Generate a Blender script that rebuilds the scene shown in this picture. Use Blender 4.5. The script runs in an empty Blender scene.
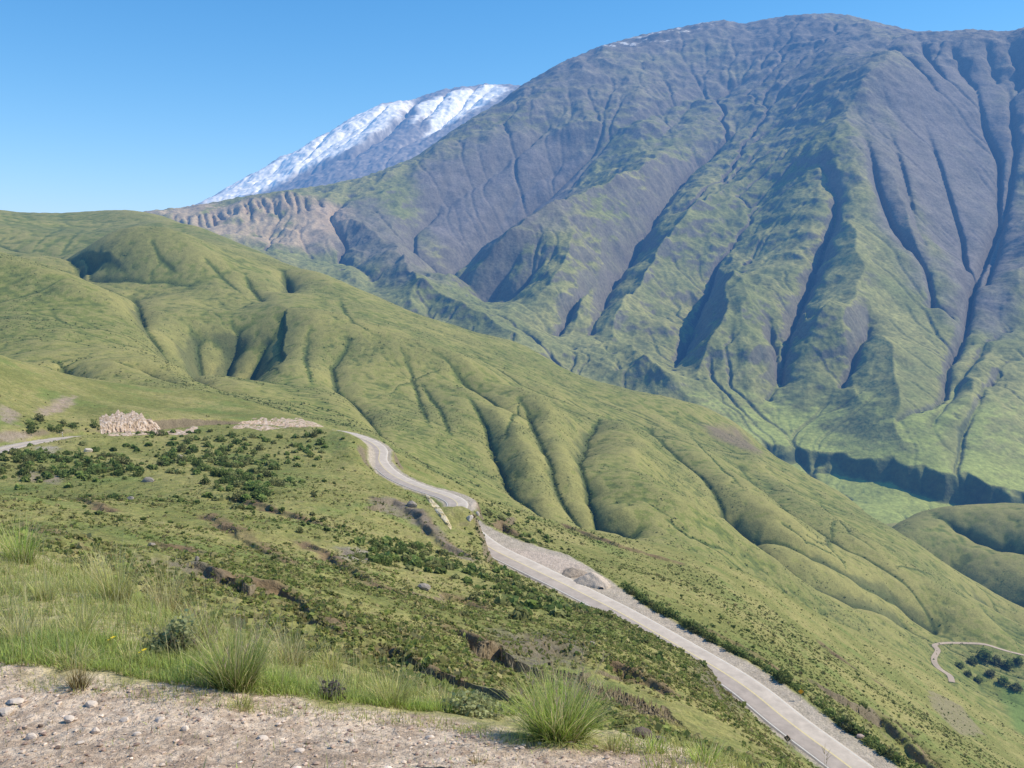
import bpy, math, random, time
import numpy as np
from mathutils import Vector
T0 = time.time()
def tick(s): print('[%.1fs] %s' % (time.time() - T0, s), flush=True)
rng = np.random.default_rng(7)
random.seed(7)
scene = bpy.context.scene
COL = scene.collection
# ------------------------------------------------------------------ camera model (used to survey the photo)
F, CX, CY, PITCH = 887.0, 512.0, 384.0, math.radians(6.69)
cp, sp = math.cos(PITCH), math.sin(PITCH)
def ray(px, py):
    u = (np.asarray(px, float) - CX) / F
    v = -(np.asarray(py, float) - CY) / F
    return u, cp + v * sp, v * cp - sp           # x, y, z direction
def P(px, py, Y):
    x, y, z = ray(px, py)
    return np.array([x / y * Y, Y + 0 * x, z / y * Y])
def project(X, Y, Z):
    d = Y * cp - Z * sp
    up = Y * sp + Z * cp
    return CX + F * X / d, CY - F * up / d

# ------------------------------------------------------------------ noise
_G = np.stack([np.cos(np.linspace(0, 2 * np.pi, 64, endpoint=False)), np.sin(np.linspace(0, 2 * np.pi, 64, endpoint=False))], 1).astype(np.float32)
def _h(xi, yi, seed):
    h = (xi * np.uint32(374761393) + yi * np.uint32(668265263) + np.uint32((seed * 362437 + 77) & 0xffffffff))
    h = (h ^ (h >> np.uint32(13))) * np.uint32(1274126177)
    return ((h ^ (h >> np.uint32(16))) & np.uint32(63)).astype(np.int32)
def pn(x, y, seed=0):
    xf = np.floor(x); yf = np.floor(y)
    fx = (x - xf).astype(np.float32); fy = (y - yf).astype(np.float32)
    xi = xf.astype(np.int64).astype(np.uint32); yi = yf.astype(np.int64).astype(np.uint32)
    one = np.uint32(1)
    u = fx * fx * fx * (fx * (fx * 6 - 15) + 10); v = fy * fy * fy * (fy * (fy * 6 - 15) + 10)
    def g(ix, iy, dx, dy):
        k = _h(ix, iy, seed); return _G[k, 0] * dx + _G[k, 1] * dy
    a = g(xi, yi, fx, fy); b = g(xi + one, yi, fx - 1, fy)
    c = g(xi, yi + one, fx, fy - 1); d = g(xi + one, yi + one, fx - 1, fy - 1)
    return 1.5 * ((a + (b - a) * u) * (1 - v) + (c + (d - c) * u) * v)
def fbm(x, y, size, octaves=5, gain=0.5, seed=0, ridged=False):
    s = 0; a = 1.0; t = 0; f = 1.0 / size
    for k in range(octaves):
        n = pn(x * f + 13.7 * k, y * f - 7.1 * k, seed + 31 * k)
        if ridged: n = 1 - 2 * np.abs(n)
        s = s + a * n; t += a; a *= gain; f *= 2.03
    return s / t
def sstep(a, b, x):
    t = np.clip((x - a) / (b - a), 0, 1); return t * t * (3 - 2 * t)
def mixc(a, b, t):
    return a + (np.asarray(b, np.float32) - a) * t[..., None]

# ------------------------------------------------------------------ terrain sheets: polar grids, equal steps in angle and log distance
class Sheet:
    def __init__(s, ctrl, r0, r1, cell, reg=1e-4, tmax=0.66):
        pts = np.array([P(*c) for c in ctrl])
        th = np.arctan2(pts[:, 0], pts[:, 1]); r = np.hypot(pts[:, 0], pts[:, 1])
        q = np.stack([th, np.log(r)], 1); e = pts[:, 2] / r
        n = len(q)
        def k(d2): return 0.5 * d2 * np.log(d2 + 1e-12)
        A = np.zeros((n + 3, n + 3))
        A[:n, :n] = k(((q[:, None] - q[None]) ** 2).sum(-1)) + reg * np.eye(n)
        A[:n, n] = 1; A[:n, n + 1:] = q; A[n, :n] = 1; A[n + 1:, :n] = q.T
        w = np.linalg.solve(A, np.concatenate([e, np.zeros(3)]))
        s.nt = int(2 * tmax / cell) + 1; s.nr = int(math.log(r1 / r0) / cell) + 1
        s.cell = cell
        s.th = np.linspace(-tmax, tmax, s.nt); s.lr = math.log(r0) + cell * np.arange(s.nr)
        ct = np.linspace(-tmax, tmax, 180); cr = np.linspace(s.lr[0], s.lr[-1], 160)
        E = np.zeros((160, 180))
        for i, l in enumerate(cr):
            g = np.stack([ct, np.full_like(ct, l)], 1)
            E[i] = k(((g[:, None] - q[None]) ** 2).sum(-1)) @ w[:n] + w[n] + g @ w[n + 1:]
        # cubic-ish upsample (separable Catmull-Rom)
        def up(M, src, dst):
            t = np.clip((dst - src[0]) / (src[1] - src[0]), 0, len(src) - 1.0001); i = t.astype(int); f = (t - i)[:, None]
            I = lambda o: M[np.clip(i + o, 0, len(src) - 1)]
            a, b, c, d = I(-1), I(0), I(1), I(2)
            return b + 0.5 * f * (c - a + f * (2 * a - 5 * b + 4 * c - d + f * (3 * (b - c) + d - a)))
        E = up(E, cr, s.lr); E = up(E.T, ct, s.th).T
        s.R = np.exp(s.lr)[:, None].astype(np.float32) * np.ones((1, s.nt), np.float32)
        s.X = s.R * np.sin(s.th)[None].astype(np.float32); s.Y = s.R * np.cos(s.th)[None].astype(np.float32)
        s.Z = (E * s.R).astype(np.float32)
        s.done = []
    def hit(s, px, py, dz=0.0, rmin=0.0):
        """where the sight line of a photo point meets the sheet (lowered/raised by dz)"""
        x, y, z = ray(px, py); th = math.atan2(x, y); te = z / math.hypot(x, y)
        j = (th - s.th[0]) / (s.th[1] - s.th[0]); j0 = int(np.clip(j, 0, s.nt - 2)); f = j - j0
        e = (s.Z[:, j0] * (1 - f) + s.Z[:, j0 + 1] * f + dz) / s.R[:, 0]
        ok = (e >= te) & (s.R[:, 0] > rmin)
        i = int(np.argmax(ok)) if ok.any() else int(np.argmax(e))
        g = 0.0
        if ok.any() and i > 0 and e[i] > e[i - 1]: g = np.clip((te - e[i - 1]) / (e[i] - e[i - 1]), 0, 1) - 1
        r = math.exp(s.lr[i] + g * s.cell)
        return np.array([r * math.sin(th), r * math.cos(th)])
    def world(s, poly, dz=0.0, rmin=0.0, sub=1):
        return np.array([s.hit(p[0], p[1], dz, rmin) for p in poly])
    def height(s, x, y):
        x = np.asarray(x, float); y = np.asarray(y, float)
        j = np.clip((np.arctan2(x, y) - s.th[0]) / (s.th[1] - s.th[0]), 0, s.nt - 1.001)
        i = np.clip((np.log(np.hypot(x, y)) - s.lr[0]) / s.cell, 0, s.nr - 1.001)
        i0 = i.astype(int); j0 = j.astype(int); f = i - i0; g = j - j0; Z = s.Z
        return (Z[i0, j0] * (1 - f) * (1 - g) + Z[i0 + 1, j0] * f * (1 - g) + Z[i0, j0 + 1] * (1 - f) * g + Z[i0 + 1, j0 + 1] * f * g)
    def dist(s, W, reach, warp=0.0, wsize=1.0, seed=5):
        """distance, signed side and position along a world polyline, inside its bounding box"""
        lo = W.min(0) - reach; hi = W.max(0) + reach
        m = (s.X > lo[0]) & (s.X < hi[0]) & (s.Y > lo[1]) & (s.Y < hi[1])
        ii = np.nonzero(m)
        x = s.X[ii].astype(np.float64); y = s.Y[ii].astype(np.float64)
        if warp:
            a = fbm(x, y, wsize, 3, .5, seed) * warp; b = fbm(x + 999, y, wsize, 3, .5, seed + 9) * warp
            x = x + a; y = y + b
        best = np.full(x.shape, 1e18); side = np.zeros_like(x); tt = np.zeros_like(x)
        seg = np.hypot(*(W[1:] - W[:-1]).T); L = np.concatenate([[0], np.cumsum(seg)]); tot = L[-1] + 1e-9
        for k in range(len(W) - 1):
            a = W[k]; d = W[k + 1] - a; l2 = d @ d + 1e-9
            t = np.clip(((x - a[0]) * d[0] + (y - a[1]) * d[1]) / l2, 0, 1)
            ex = x - a[0] - t * d[0]; ey = y - a[1] - t * d[1]; q = ex * ex + ey * ey
            n = q < best
            best[n] = q[n]; side[n] = np.sign(d[0] * ey - d[1] * ex)[n]; tt[n] = ((L[k] + t * seg[k]) / tot)[n]
        return ii, np.sqrt(best), side, tt
    def fold(s, poly, h, w, taper=(0.35, 0.6), warp=0.35, rmin=0.0, asym=0.0, p=1.0, wide=0.0):
        """carve a gully (h<0) or raise a spur (h>0) of half-width w along a photo polyline"""
        W = s.world(poly, h * (.8 + .6 * wide), rmin)
        W = W[np.concatenate([[True], np.hypot(*(W[1:] - W[:-1]).T) > 0.3])]
        if len(W) < 2: return
        ii, d, side, t = s.dist(W, 4 * w, warp * w, w * 2.2, seed=int(abs(poly[0][0])) + 3)
        ww = w * (1 + asym * side)
        prof = np.exp(-(d / ww) ** p) - np.exp(-4.0)
        prof = np.clip(prof, 0, None)
        k = np.minimum(1, taper[0] + (1 - taper[0]) * sstep(0, .3, t)) * np.minimum(1, taper[1] + (1 - taper[1]) * sstep(1, .75, t))
        s.Z[ii] += (h * prof * k).astype(np.float32)
        if wide:
            s.Z[ii] += (h * wide * np.exp(-(d / (2.2 * w)) ** 2) * sstep(4 * w, 3 * w, d) * k).astype(np.float32)
    def step(s, poly, h, w, reach, warp=0.0, wsize=10., flip=1, hvar=None, rmin=0.0, fade=None, far=None):
        """drop the ground by h on one side of a polyline over a width w, as a bank or a cliff does"""
        W = s.world(poly, 0, rmin)
        ii, d, side, t = s.dist(W, reach, warp, wsize)
        sd = d * side * flip
        if far:                                    # an edge that runs across the view: compare ranges, which never flips sign
            wt = np.arctan2(W[:, 0], W[:, 1]); o_ = np.argsort(wt)
            sd = np.interp(np.arctan2(s.X[ii], s.Y[ii]), wt[o_], np.hypot(W[:, 0], W[:, 1])[o_]) + warp * fbm(s.X[ii].astype(float), s.Y[ii].astype(float), wsize, 3, .55, 17) - s.R[ii]
            d = np.abs(sd); t = np.interp(np.arctan2(s.X[ii], s.Y[ii]), wt[o_], np.linspace(0, 1, len(W)))
        H = h if hvar is None else h * np.interp(t, np.linspace(0, 1, len(hvar)), hvar)
        if hvar is not None and far: H = H + (h * far - H) * sstep(80, 420, d)
        k = sstep(0, w, sd)
        if fade: k = k * sstep(reach, fade, d)
        s.Z[ii] -= (H * k).astype(np.float32)
    def slope(s):
        gi = np.gradient(s.Z, axis=0) / (s.cell * s.R); gj = np.gradient(s.Z, axis=1) / ((s.th[1] - s.th[0]) * s.R)
        return np.hypot(gi, gj)
    def inside(s, poly, feather, sub=4, rmin=0.0, warp=0.0, wsize=50.):
        """soft mask of a patch of ground whose outline was surveyed in the photo"""
        q = []
        for a, b in zip(poly, poly[1:] + poly[:1]):
            for k in range(sub): q.append((a[0] + (b[0] - a[0]) * k / sub, a[1] + (b[1] - a[1]) * k / sub))
        W = s.world(q, 0, rmin)
        x, y = s.X.astype(np.float64), s.Y.astype(np.float64)
        out = np.zeros(s.Z.shape, np.float32)
        lo = W.min(0) - feather * 2 - warp; hi = W.max(0) + feather * 2 + warp
        ii = np.nonzero((x > lo[0]) & (x < hi[0]) & (y > lo[1]) & (y < hi[1]))
        x = x[ii]; y = y[ii]
        if warp: x, y = x + fbm(x, y, wsize, 4, .6, 3) * warp, y + fbm(x, y + 500, wsize, 4, .6, 8) * warp
        ins = np.zeros(x.shape, bool); best = np.full(x.shape, 1e18)
        for a, b in zip(W, np.roll(W, -1, 0)):
            c = (a[1] > y) != (b[1] > y)
            ins ^= c & (x < (b[0] - a[0]) * (y - a[1]) / (b[1] - a[1] + 1e-12) + a[0])
            d = b - a; t = np.clip(((x - a[0]) * d[0] + (y - a[1]) * d[1]) / (d @ d + 1e-9), 0, 1)
            best = np.minimum(best, (x - a[0] - t * d[0]) ** 2 + (y - a[1] - t * d[1]) ** 2)
        d = np.sqrt(best) * np.where(ins, 1, -1)
        out[ii] = sstep(-feather, feather, d)
        return out
    def flow(s, n, steps, seed=1):
        """trace water downhill from n random points; returns how much passes each cell"""
        g = np.random.default_rng(seed)
        i = g.random(n) * (s.nr - 3) + 1; j = g.random(n) * (s.nt - 3) + 1
        H = s.Z / (s.R * s.cell)
        GI = np.gradient(s.Z, axis=0) / s.R; GJ = np.gradient(s.Z, axis=1) / s.R
        acc = np.zeros(s.Z.size, np.float32); vi = np.zeros(n); vj = np.zeros(n)
        for k in range(steps):
            a = i.astype(int); b = j.astype(int)
            idx = a * s.nt + b
            acc += np.bincount(idx, minlength=acc.size).astype(np.float32)
            gi = GI[a, b]; gj = GJ[a, b]
            vi = vi * .55 - gi * .45 / s.cell; vj = vj * .55 - gj * .45 / s.cell
            m = np.hypot(vi, vj) + 1e-6
            i = np.clip(i + vi / m, 1, s.nr - 2); j = np.clip(j + vj / m, 1, s.nt - 2)
        return acc.reshape(s.Z.shape)
    def erode(s, n, steps, depth, rounds=3, blur=1):
        for q in range(rounds):
            a = np.log1p(s.flow(n, steps, 11 + q))
            lo_, hi_ = np.percentile(a, 70), np.percentile(a, 99.7)
            a = np.clip((a - lo_) / (hi_ - lo_), 0, 1.2) ** 1.5
            for _ in range(blur): a = box(a)
            s.Z -= (depth * a / rounds).astype(np.float32)
        return a
    def fit_crest(s, poly, lo, hi, k=9):
        """lift or lower the crest so that its line agrees with the surveyed skyline"""
        px = np.array([p[0] for p in poly], float); py = np.array([p[1] for p in poly], float)
        gx = np.arange(px[0], px[-1], 2.0); gy = np.interp(gx, px, py)
        dx, dy, dz = ray(gx, gy); gt = np.arctan2(dx, dy); ge = dz / np.hypot(dx, dy)
        want = np.interp(s.th, gt, ge)
        E = s.Z / s.R
        win = (s.R[:, 0] > lo) & (s.R[:, 0] < hi)
        Ew = np.where(win[:, None], E, -9)
        im = Ew.argmax(0); d = want - Ew.max(0)
        wgt = (sstep(gt[0] - .02, gt[0] + .02, s.th) * sstep(gt[-1] + .02, gt[-1] - .02, s.th))
        d = d * wgt
        ker = np.ones(k) / k; d = np.convolve(np.pad(d, k // 2, mode='edge'), ker, 'valid')
        lm = np.convolve(np.pad(s.lr[im], 15, mode='edge'), np.ones(31) / 31, 'valid')
        g = np.exp(-((s.lr[:, None] - lm[None]) / .16) ** 2) * .75 + .25 * np.exp(-((s.lr[:, None] - lm[None]) / .05) ** 2)
        g = np.where(s.lr[:, None] > lm[None], np.maximum(g, np.exp(-((s.lr[:, None] - lm[None]) / .5) ** 2)), g)
        s.Z += (d[None] * g * s.R).astype(np.float32)
    def curv(s, k):
        b = s.Z / s.R
        m = b
        for _ in range(k): m = box(m)
        return (b - m) / s.cell
def box(a):
    p = np.pad(a, 1, mode='edge')
    a = (p[:-2, 1:-1] + 2 * p[1:-1, 1:-1] + p[2:, 1:-1]) / 4
    p = np.pad(a, 1, mode='edge')
    return (p[1:-1, :-2] + 2 * p[1:-1, 1:-1] + p[1:-1, 2:]) / 4
def blurk(a, k):
    """wide box blur by cumulative sums"""
    for ax in (0, 1):
        p = np.pad(a, [(k + 1, k) if x == ax else (0, 0) for x in (0, 1)], mode='edge')
        c = np.cumsum(p, axis=ax, dtype=np.float64)
        n = a.shape[ax]
        a = ((np.take(c, range(2 * k + 1, 2 * k + 1 + n), ax) - np.take(c, range(0, n), ax)) / (2 * k + 1)).astype(np.float32)
    return a

# ------------------------------------------------------------------ mesh helpers
def mesh_from(name, V, Fq, mat=None, col=None, smooth=True, parent=None, mats=None, fmat=None):
    me = bpy.data.meshes.new(name)
    V = np.ascontiguousarray(V, np.float32); Fq = np.ascontiguousarray(Fq, np.int32)
    k = Fq.shape[1]
    me.vertices.add(len(V)); me.vertices.foreach_set('co', V.ravel())
    me.loops.add(Fq.size); me.loops.foreach_set('vertex_index', Fq.ravel())
    me.polygons.add(len(Fq)); me.polygons.foreach_set('loop_start', np.arange(0, Fq.size, k, dtype=np.int32))
    me.polygons.foreach_set('loop_total', np.full(len(Fq), k, np.int32))
    me.polygons.foreach_set('use_smooth', np.full(len(Fq), smooth, bool))
    if mat: me.materials.append(mat)
    me.update(calc_edges=True); me.validate()
    if col is not None:
        at = me.color_attributes.new('Col', 'FLOAT_COLOR', 'POINT')
        c = np.ones((len(V), 4), np.float32); c[:, :3] = col.reshape(-1, 3); at.data.foreach_set('color', c.ravel())
    o = bpy.data.objects.new(name, me); COL.objects.link(o)
    if parent: o.parent = parent
    return o
def sheet_mesh(s, name, mat, col, keep=None):
    nr, nt = s.nr, s.nt
    V = np.stack([s.X, s.Y, s.Z], -1).reshape(-1, 3)
    i, j = np.meshgrid(np.arange(nr - 1), np.arange(nt - 1), indexing='ij')
    a = (i * nt + j).ravel()
    Q = np.stack([a, a + 1, a + nt + 1, a + nt], 1)
    C = col.reshape(-1, 3)
    if keep is not None:
        kk = keep.ravel()
        Q = Q[kk[Q].all(1)]
        used = np.zeros(len(V), bool); used[Q.ravel()] = True
        mp = np.cumsum(used) - 1
        V = V[used]; C = C[used]; Q = mp[Q]
    o = mesh_from(name, V, Q, mat, C)
    o['kind'] = 'structure'
    return o
def tag(o, label=None, cat=None, group=None, kind=None):
    if label: o['label'] = label
    if cat: o['category'] = cat
    if group: o['group'] = group
    if kind: o['kind'] = kind
    return o

# ------------------------------------------------------------------ materials
def newmat(name):
    m = bpy.data.materials.new(name); m.use_nodes = True
    nt = m.node_tree; nt.nodes.clear()
    out = nt.nodes.new('ShaderNodeOutputMaterial'); b = nt.nodes.new('ShaderNodeBsdfPrincipled')
    nt.links.new(b.outputs[0], out.inputs[0])
    b.inputs['Roughness'].default_value = 0.95
    b.inputs['Specular IOR Level'].default_value = 0.15
    return m, nt, b
def N(nt, t, **kw):
    n = nt.nodes.new(t)
    for k, v in kw.items():
        if k in n.inputs: n.inputs[k].default_value = v
        else: setattr(n, k, v)
    return n
def ground_mat(name, layers, bump=(), seed=0.0):
    """vertex colour times layers of noise; layers: (size m, low, high, detail, stretch_z) ; bump: (size m, distance m)"""
    m, nt, b = newmat(name)
    at = N(nt, 'ShaderNodeVertexColor', layer_name='Col')
    geo = N(nt, 'ShaderNodeNewGeometry')
    cur = at.outputs['Color']
    for size, lo, hi, det, sz in layers:
        mp = N(nt, 'ShaderNodeMapping'); mp.inputs['Scale'].default_value = (1 / size, 1 / size, sz / size)
        mp.inputs['Location'].default_value = (seed, seed * 2, 0)
        nt.links.new(geo.outputs['Position'], mp.inputs['Vector'])
        no = N(nt, 'ShaderNodeTexNoise', Scale=1.0, Detail=det, Roughness=0.65); nt.links.new(mp.outputs[0], no.inputs['Vector'])
        rm = N(nt, 'ShaderNodeMapRange'); rm.inputs[1].default_value = .32; rm.inputs[2].default_value = .68
        rm.inputs[3].default_value = lo; rm.inputs[4].default_value = hi
        nt.links.new(no.outputs['Fac'], rm.inputs[0])
        mu = N(nt, 'ShaderNodeVectorMath', operation='SCALE'); nt.links.new(cur, mu.inputs[0]); nt.links.new(rm.outputs[0], mu.inputs['Scale'])
        cur = mu.outputs[0]
    nt.links.new(cur, b.inputs['Base Color'])
    prev = None
    for size, dist_ in bump:
        mp = N(nt, 'ShaderNodeMapping'); mp.inputs['Scale'].default_value = (1 / size,) * 3
        nt.links.new(geo.outputs['Position'], mp.inputs['Vector'])
        no = N(nt, 'ShaderNodeTexNoise', Scale=1.0, Detail=4.0, Roughness=0.6); nt.links.new(mp.outputs[0], no.inputs['Vector'])
        bu = N(nt, 'ShaderNodeBump', Strength=1.0, Distance=dist_); nt.links.new(no.outputs['Fac'], bu.inputs['Height'])
        if prev: nt.links.new(prev, bu.inputs['Normal'])
        prev = bu.outputs[0]
    if prev: nt.links.new(prev, b.inputs['Normal'])
    return m
SKY_STRENGTH, SUN_STRENGTH = 0.15, 5.0
HAZE_BETA = (1.3e-5, 2.15e-5, 3.6e-5); HAZE_AIR = (.36, .70, 1.12)
A3 = lambda *c: np.array(c, np.float32)
def shape(s, c): return np.ones(s.Z.shape + (3,), np.float32) * A3(*c)
# ================================================================== snow mountain
c = [(180,215,12000),(200,206,12500),(230,190,12800),(280,160,13200),(330,135,13500),(370,112,13700),(392,103,13800),(410,104,13800),(420,104,13700),
     (450,93,13900),(495,86,14000),(520,88,14000),(570,100,14000),(700,110,14000),(300,190,11500),(400,150,12000),(450,130,12500),(250,205,11800),(480,120,12700),(200,230,11000),(560,150,12000),
     (100,250,11500),(-60,290,12000),(150,232,12200),(700,180,12000),(200,240,15500),(300,190,16000),(400,140,16500),(500,125,16500),(700,150,16500)]
S = Sheet(c, 10500, 17000, .0012, tmax=.48)
S.fold([(411,103),(392,116),(366,136),(330,164)], 120, 150, (1, .3), .2)
S.fold([(417,105),(405,118),(385,138),(352,162),(300,190)], -190, 110, (1, .4), .2)
S.fold([(452,93),(440,105),(420,124)], -70, 60, (.8,.3))
S.fold([(478,89),(462,104),(446,120)], -60, 60, (.8,.3))
S.fold([(385,108),(368,126),(345,148)], -60, 60, (.8,.3))
S.fold([(330,135),(315,152),(296,170)], -50, 60, (.8,.3))
S.fold([(400,104),(360,130),(320,158),(280,182)], -90, 160)
S.fold([(500,87),(470,108),(440,128),(410,148)], -120, 200)
S.fold([(350,124),(320,150),(290,175),(262,190)], 60, 130)
S.fold([(300,150),(275,172),(250,190)], -60, 120)
x, y = S.X.astype(float), S.Y.astype(float)
S.Z += (fbm(x, y, 500, 6, .55, 4, True) * 55).astype(np.float32)
S.erode(30000, 120, 45, 3)
S.Z += (fbm(x, y, 120, 4, .55, 5) * 22).astype(np.float32)
sl = S.slope()
n = fbm(x + .35 * y, y * .22, 150, 6, .62, 12); n2 = fbm(x, y, 90, 4, .6, 2)
snow = np.maximum(S.inside([(198,207),(240,178),(300,146),(372,106),(412,100),(412,107),(396,118),(372,134),(340,152),(300,173),(262,191),(220,204)], 120, 3, warp=200, wsize=500),
                  S.inside([(420,104),(450,92),(496,84),(508,90),(486,104),(462,116),(440,130),(424,138),(434,118),(420,116),(408,124)], 80, 3, warp=150, wsize=400))
snow = snow * sstep(-.42, .12, n + .34 + .35 * n2 - .3 * (sl - .8))
base = mixc(shape(S, (.19, .18, .18)), (.29, .27, .26), sstep(-.4, .4, n2))
colS = mixc(base, (.86, .86, .87), snow)
MS = ground_mat('snow_rock', [(60, .8, 1.2, 4, 1)])
sheet_mesh(S, 'snow_mountain', MS, colS)
tick('snow')
# ================================================================== the big mountain across the gorge
c = [(-80,225,5000),(60,222,5000),(140,211,5200),(200,204,5400),(280,196,5600),(330,186,5900),(380,165,6300),(430,140,6800),(470,115,7200),(500,97,7600),(520,83,7800),(560,62,8200),(600,46,8500),(640,35,8700),
     (680,26,8800),(725,20,8900),(740,23,8800),(780,16,8800),(830,13,8700),(870,20,8400),(920,31,7800),(960,30,7300),(1024,30,7000),(1120,45,6800),
     (140,250,7000),(280,230,7500),(430,185,9000),(520,130,10000),(640,85,11000),(780,65,11200),(920,80,9900),(1024,90,9000),(1120,110,8500),
     (873,75,6400),(830,165,5400),(850,230,4800),(860,300,4200),(850,370,3700),(845,430,3250),(930,60,6900),(990,70,6700),(975,130,6050),(1000,200,5300),(985,260,4700),(968,330,4000),(945,400,3400),(900,452,2950),
     (1024,130,5900),(1024,250,4700),(1015,300,4200),(1024,380,3500),(1024,440,3000),(1024,488,2600),(1120,300,4100),(1120,450,2900),(1120,520,2300),
     (800,60,7600),(760,60,7900),(740,110,7100),(700,70,8000),(780,130,6500),(780,200,5500),(760,270,4800),(740,330,4200),(720,380,3700),(690,183,6000),(650,275,5000),(620,330,4400),
     (640,100,7300),(600,130,6900),(560,130,7000),(520,130,6900),(480,160,6500),(430,190,6100),(578,183,6350),(497,243,5650),(441,282,5050),(634,175,6100),(565,213,5500),(518,239,5200),(479,265,4900),
     (560,260,4850),(550,300,4450),(500,310,4500),(560,335,4100),(600,360,3900),(385,230,5500),(400,265,5000),(420,290,4700),(466,312,4400),(330,220,5500),(280,230,5300),(340,260,5000),(250,215,5450),(200,215,5300),
     (770,440,3150),(780,452,3000),(850,455,3000),(900,458,2900),(850,480,2750),(1000,505,2450),(1024,530,2250),(900,510,2400),
     (600,430,3100),(700,440,3050),(700,470,2700),(800,500,2500),(1024,570,2000),(200,260,4300),(300,300,4000),(400,345,3600),(500,385,3300),(0,250,4300),(0,300,3000),(400,420,2500),(800,560,2000)]
D = Sheet(c, 1950, 11000, .00128, tmax=.74)
fo = lambda q, h, w, t=(.35, .6), warp=.35: D.fold(q, h * 1.05, w * (.72 if h < 0 else 1), t, warp, wide=.25 if h > 0 else .05)
# spurs
fo([(905,40),(880,66),(868,84),(846,120),(832,160)], 60, 170)
fo([(830,150),(843,200),(856,245),(862,300),(856,350),(848,400)], 130, 300, (.5,.4))
fo([(892,170),(905,215),(922,262),(940,300)], 60, 110)
fo([(760,158),(725,185),(690,223),(655,265),(624,309),(600,338)], 140, 170, (.5,.4), .3)
fo([(660,150),(634,175),(600,192),(565,213),(518,239),(484,260),(450,278)], 130, 150, (.6,.6), .3)
fo([(560,208),(575,240),(560,275),(540,300)], 70, 140)
fo([(605,225),(600,262),(585,300),(570,330)], 40, 100)
fo([(395,240),(398,262),(420,290),(466,314),(520,338)], 80, 110, (.5,.6))
fo([(330,205),(360,222),(385,238)], 60, 110)
fo([(628,366),(660,388),(690,402)], 50, 90)
fo([(735,285),(725,330),(700,375)], 80, 120)
fo([(700,120),(640,128),(590,120),(530,128)], 50, 120)
fo([(990,340),(975,380),(965,430)], 50, 130)
fo([(1060,200),(1030,250),(1012,300)], 80, 150)
# gullies
fo([(822,178),(836,205),(834,228),(822,265),(811,294),(795,340),(783,385),(778,405),(768,431)], -120, 80, (.5,.3), .2)
fo([(864,148),(878,195),(893,232),(912,255),(926,273),(932,298),(932,314),(948,322)], -60, 38, (.3,.8), .2)
fo([(975,86),(983,129),(999,168),(999,222),(987,258),(972,294),(968,318),(964,341),(956,360),(948,378),(944,415),(932,436),(897,455)], -60, 34, (.4,.3), .2)
fo([(1009,86),(1015,156),(1009,195),(999,242),(986,290)], -42, 28, (.4,.7), .2)
fo([(890,141),(905,184),(925,250)], -26, 24, warp=.2)
fo([(920,110),(940,170),(962,240),(968,300)], -22, 22, warp=.2)
fo([(740,150),(700,176),(675,196),(640,250),(612,290),(602,315),(600,335),(590,356)], -170, 120, (.2,.4), .25)
fo([(590,170),(560,196),(527,215),(497,244),(475,262),(444,283),(455,300),(500,325)], -150, 130, (.3,.5), .2)
fo([(600,130),(560,165),(520,195),(490,240)], -60, 160)
fo([(350,190),(330,215),(345,245),(340,262),(372,290)], -60, 80)
fo([(450,190),(432,215),(415,235),(412,258),(441,284)], -70, 110)
fo([(868,330),(868,350),(852,382),(842,412)], -90, 60, (.2,.5))
fo([(768,352),(774,385),(782,410)], -70, 45, (.4,.6))
fo([(735,262),(716,290),(698,330),(684,368),(672,390)], -110, 85, (.1,.5), .5)
fo([(850,300),(820,330),(790,352),(770,372)], 60, 110)
fo([(690,222),(720,262),(742,300),(748,345)], 70, 150)
fo([(600,338),(630,352),(668,376)], 40, 70)
fo([(860,320),(890,350),(905,400),(900,436)], 70, 140)
fo([(545,270),(520,300),(500,322)], -70, 50)
fo([(590,300),(570,322),(556,345)], -70, 50)
fo([(520,265),(500,290),(478,312)], -60, 45)
fo([(560,118),(520,150),(480,180),(450,205)], -60, 120)
fo([(700,95),(650,120),(600,150)], -50, 110)
fo([(780,60),(740,85),(690,110),(650,160)], -60, 150)
fo([(930,440),(960,390),(985,350),(1010,330)], -35, 60, warp=.2)
fo([(955,480),(962,440),(985,400),(1010,370)], -25, 40, warp=.2)
fo([(880,52),(905,62),(925,80),(935,96)], -60, 60)
fo([(920,44),(930,62),(945,84)], -60, 45)
fo([(985,45),(990,60),(997,80)], -60, 60)
fo([(1010,42),(1018,70),(1020,90)], -60, 60)
fo([(950,46),(960,66),(972,86)], -60, 60)
fr = np.random.default_rng(5)
for k in range(24):
    a = 142 + 7.6 * k + fr.uniform(-2.5, 2.5); t_ = 209 - .125 * (a - 142) + fr.uniform(0, 3); ln = fr.uniform(8, 26)
    fo([(a, t_), (a + fr.uniform(-1, 4), t_ + ln * .5), (a + fr.uniform(1, 9), t_ + ln)], -fr.uniform(14, 46), fr.uniform(11, 26), (.8, .15), .35)
scr0 = np.maximum(D.inside([(940,60),(1024,80),(1030,250),(990,330),(965,330),(955,290),(925,220),(880,130),(900,80)], 250, 3), D.inside([(862,110),(895,110),(950,300),(960,400),(900,440),(860,420),(850,250)], 200, 3))
scr0 = np.maximum(scr0, .8 * D.inside([(430,160),(520,130),(600,150),(560,200),(500,240),(460,265),(425,235),(415,200)], 250, 3))
calm = 1 - .75 * scr0
x, y = D.X.astype(float), D.Y.astype(float)
rock_zone = sstep(-700, 700, D.Z)
D.Z += (fbm(x, y, 900, 4, .5, 3) * 40 + (fbm(x + 120 * fbm(x, y, 500, 2, .5, 23), y, 520, 4, .5, 21, True) * (46 + 6 * rock_zone) * calm + fbm(x, y, 170, 4, .5, 22, True) * (9 + 6 * rock_zone) * calm) * sstep(-620, -350, D.Z)).astype(np.float32)
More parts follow.
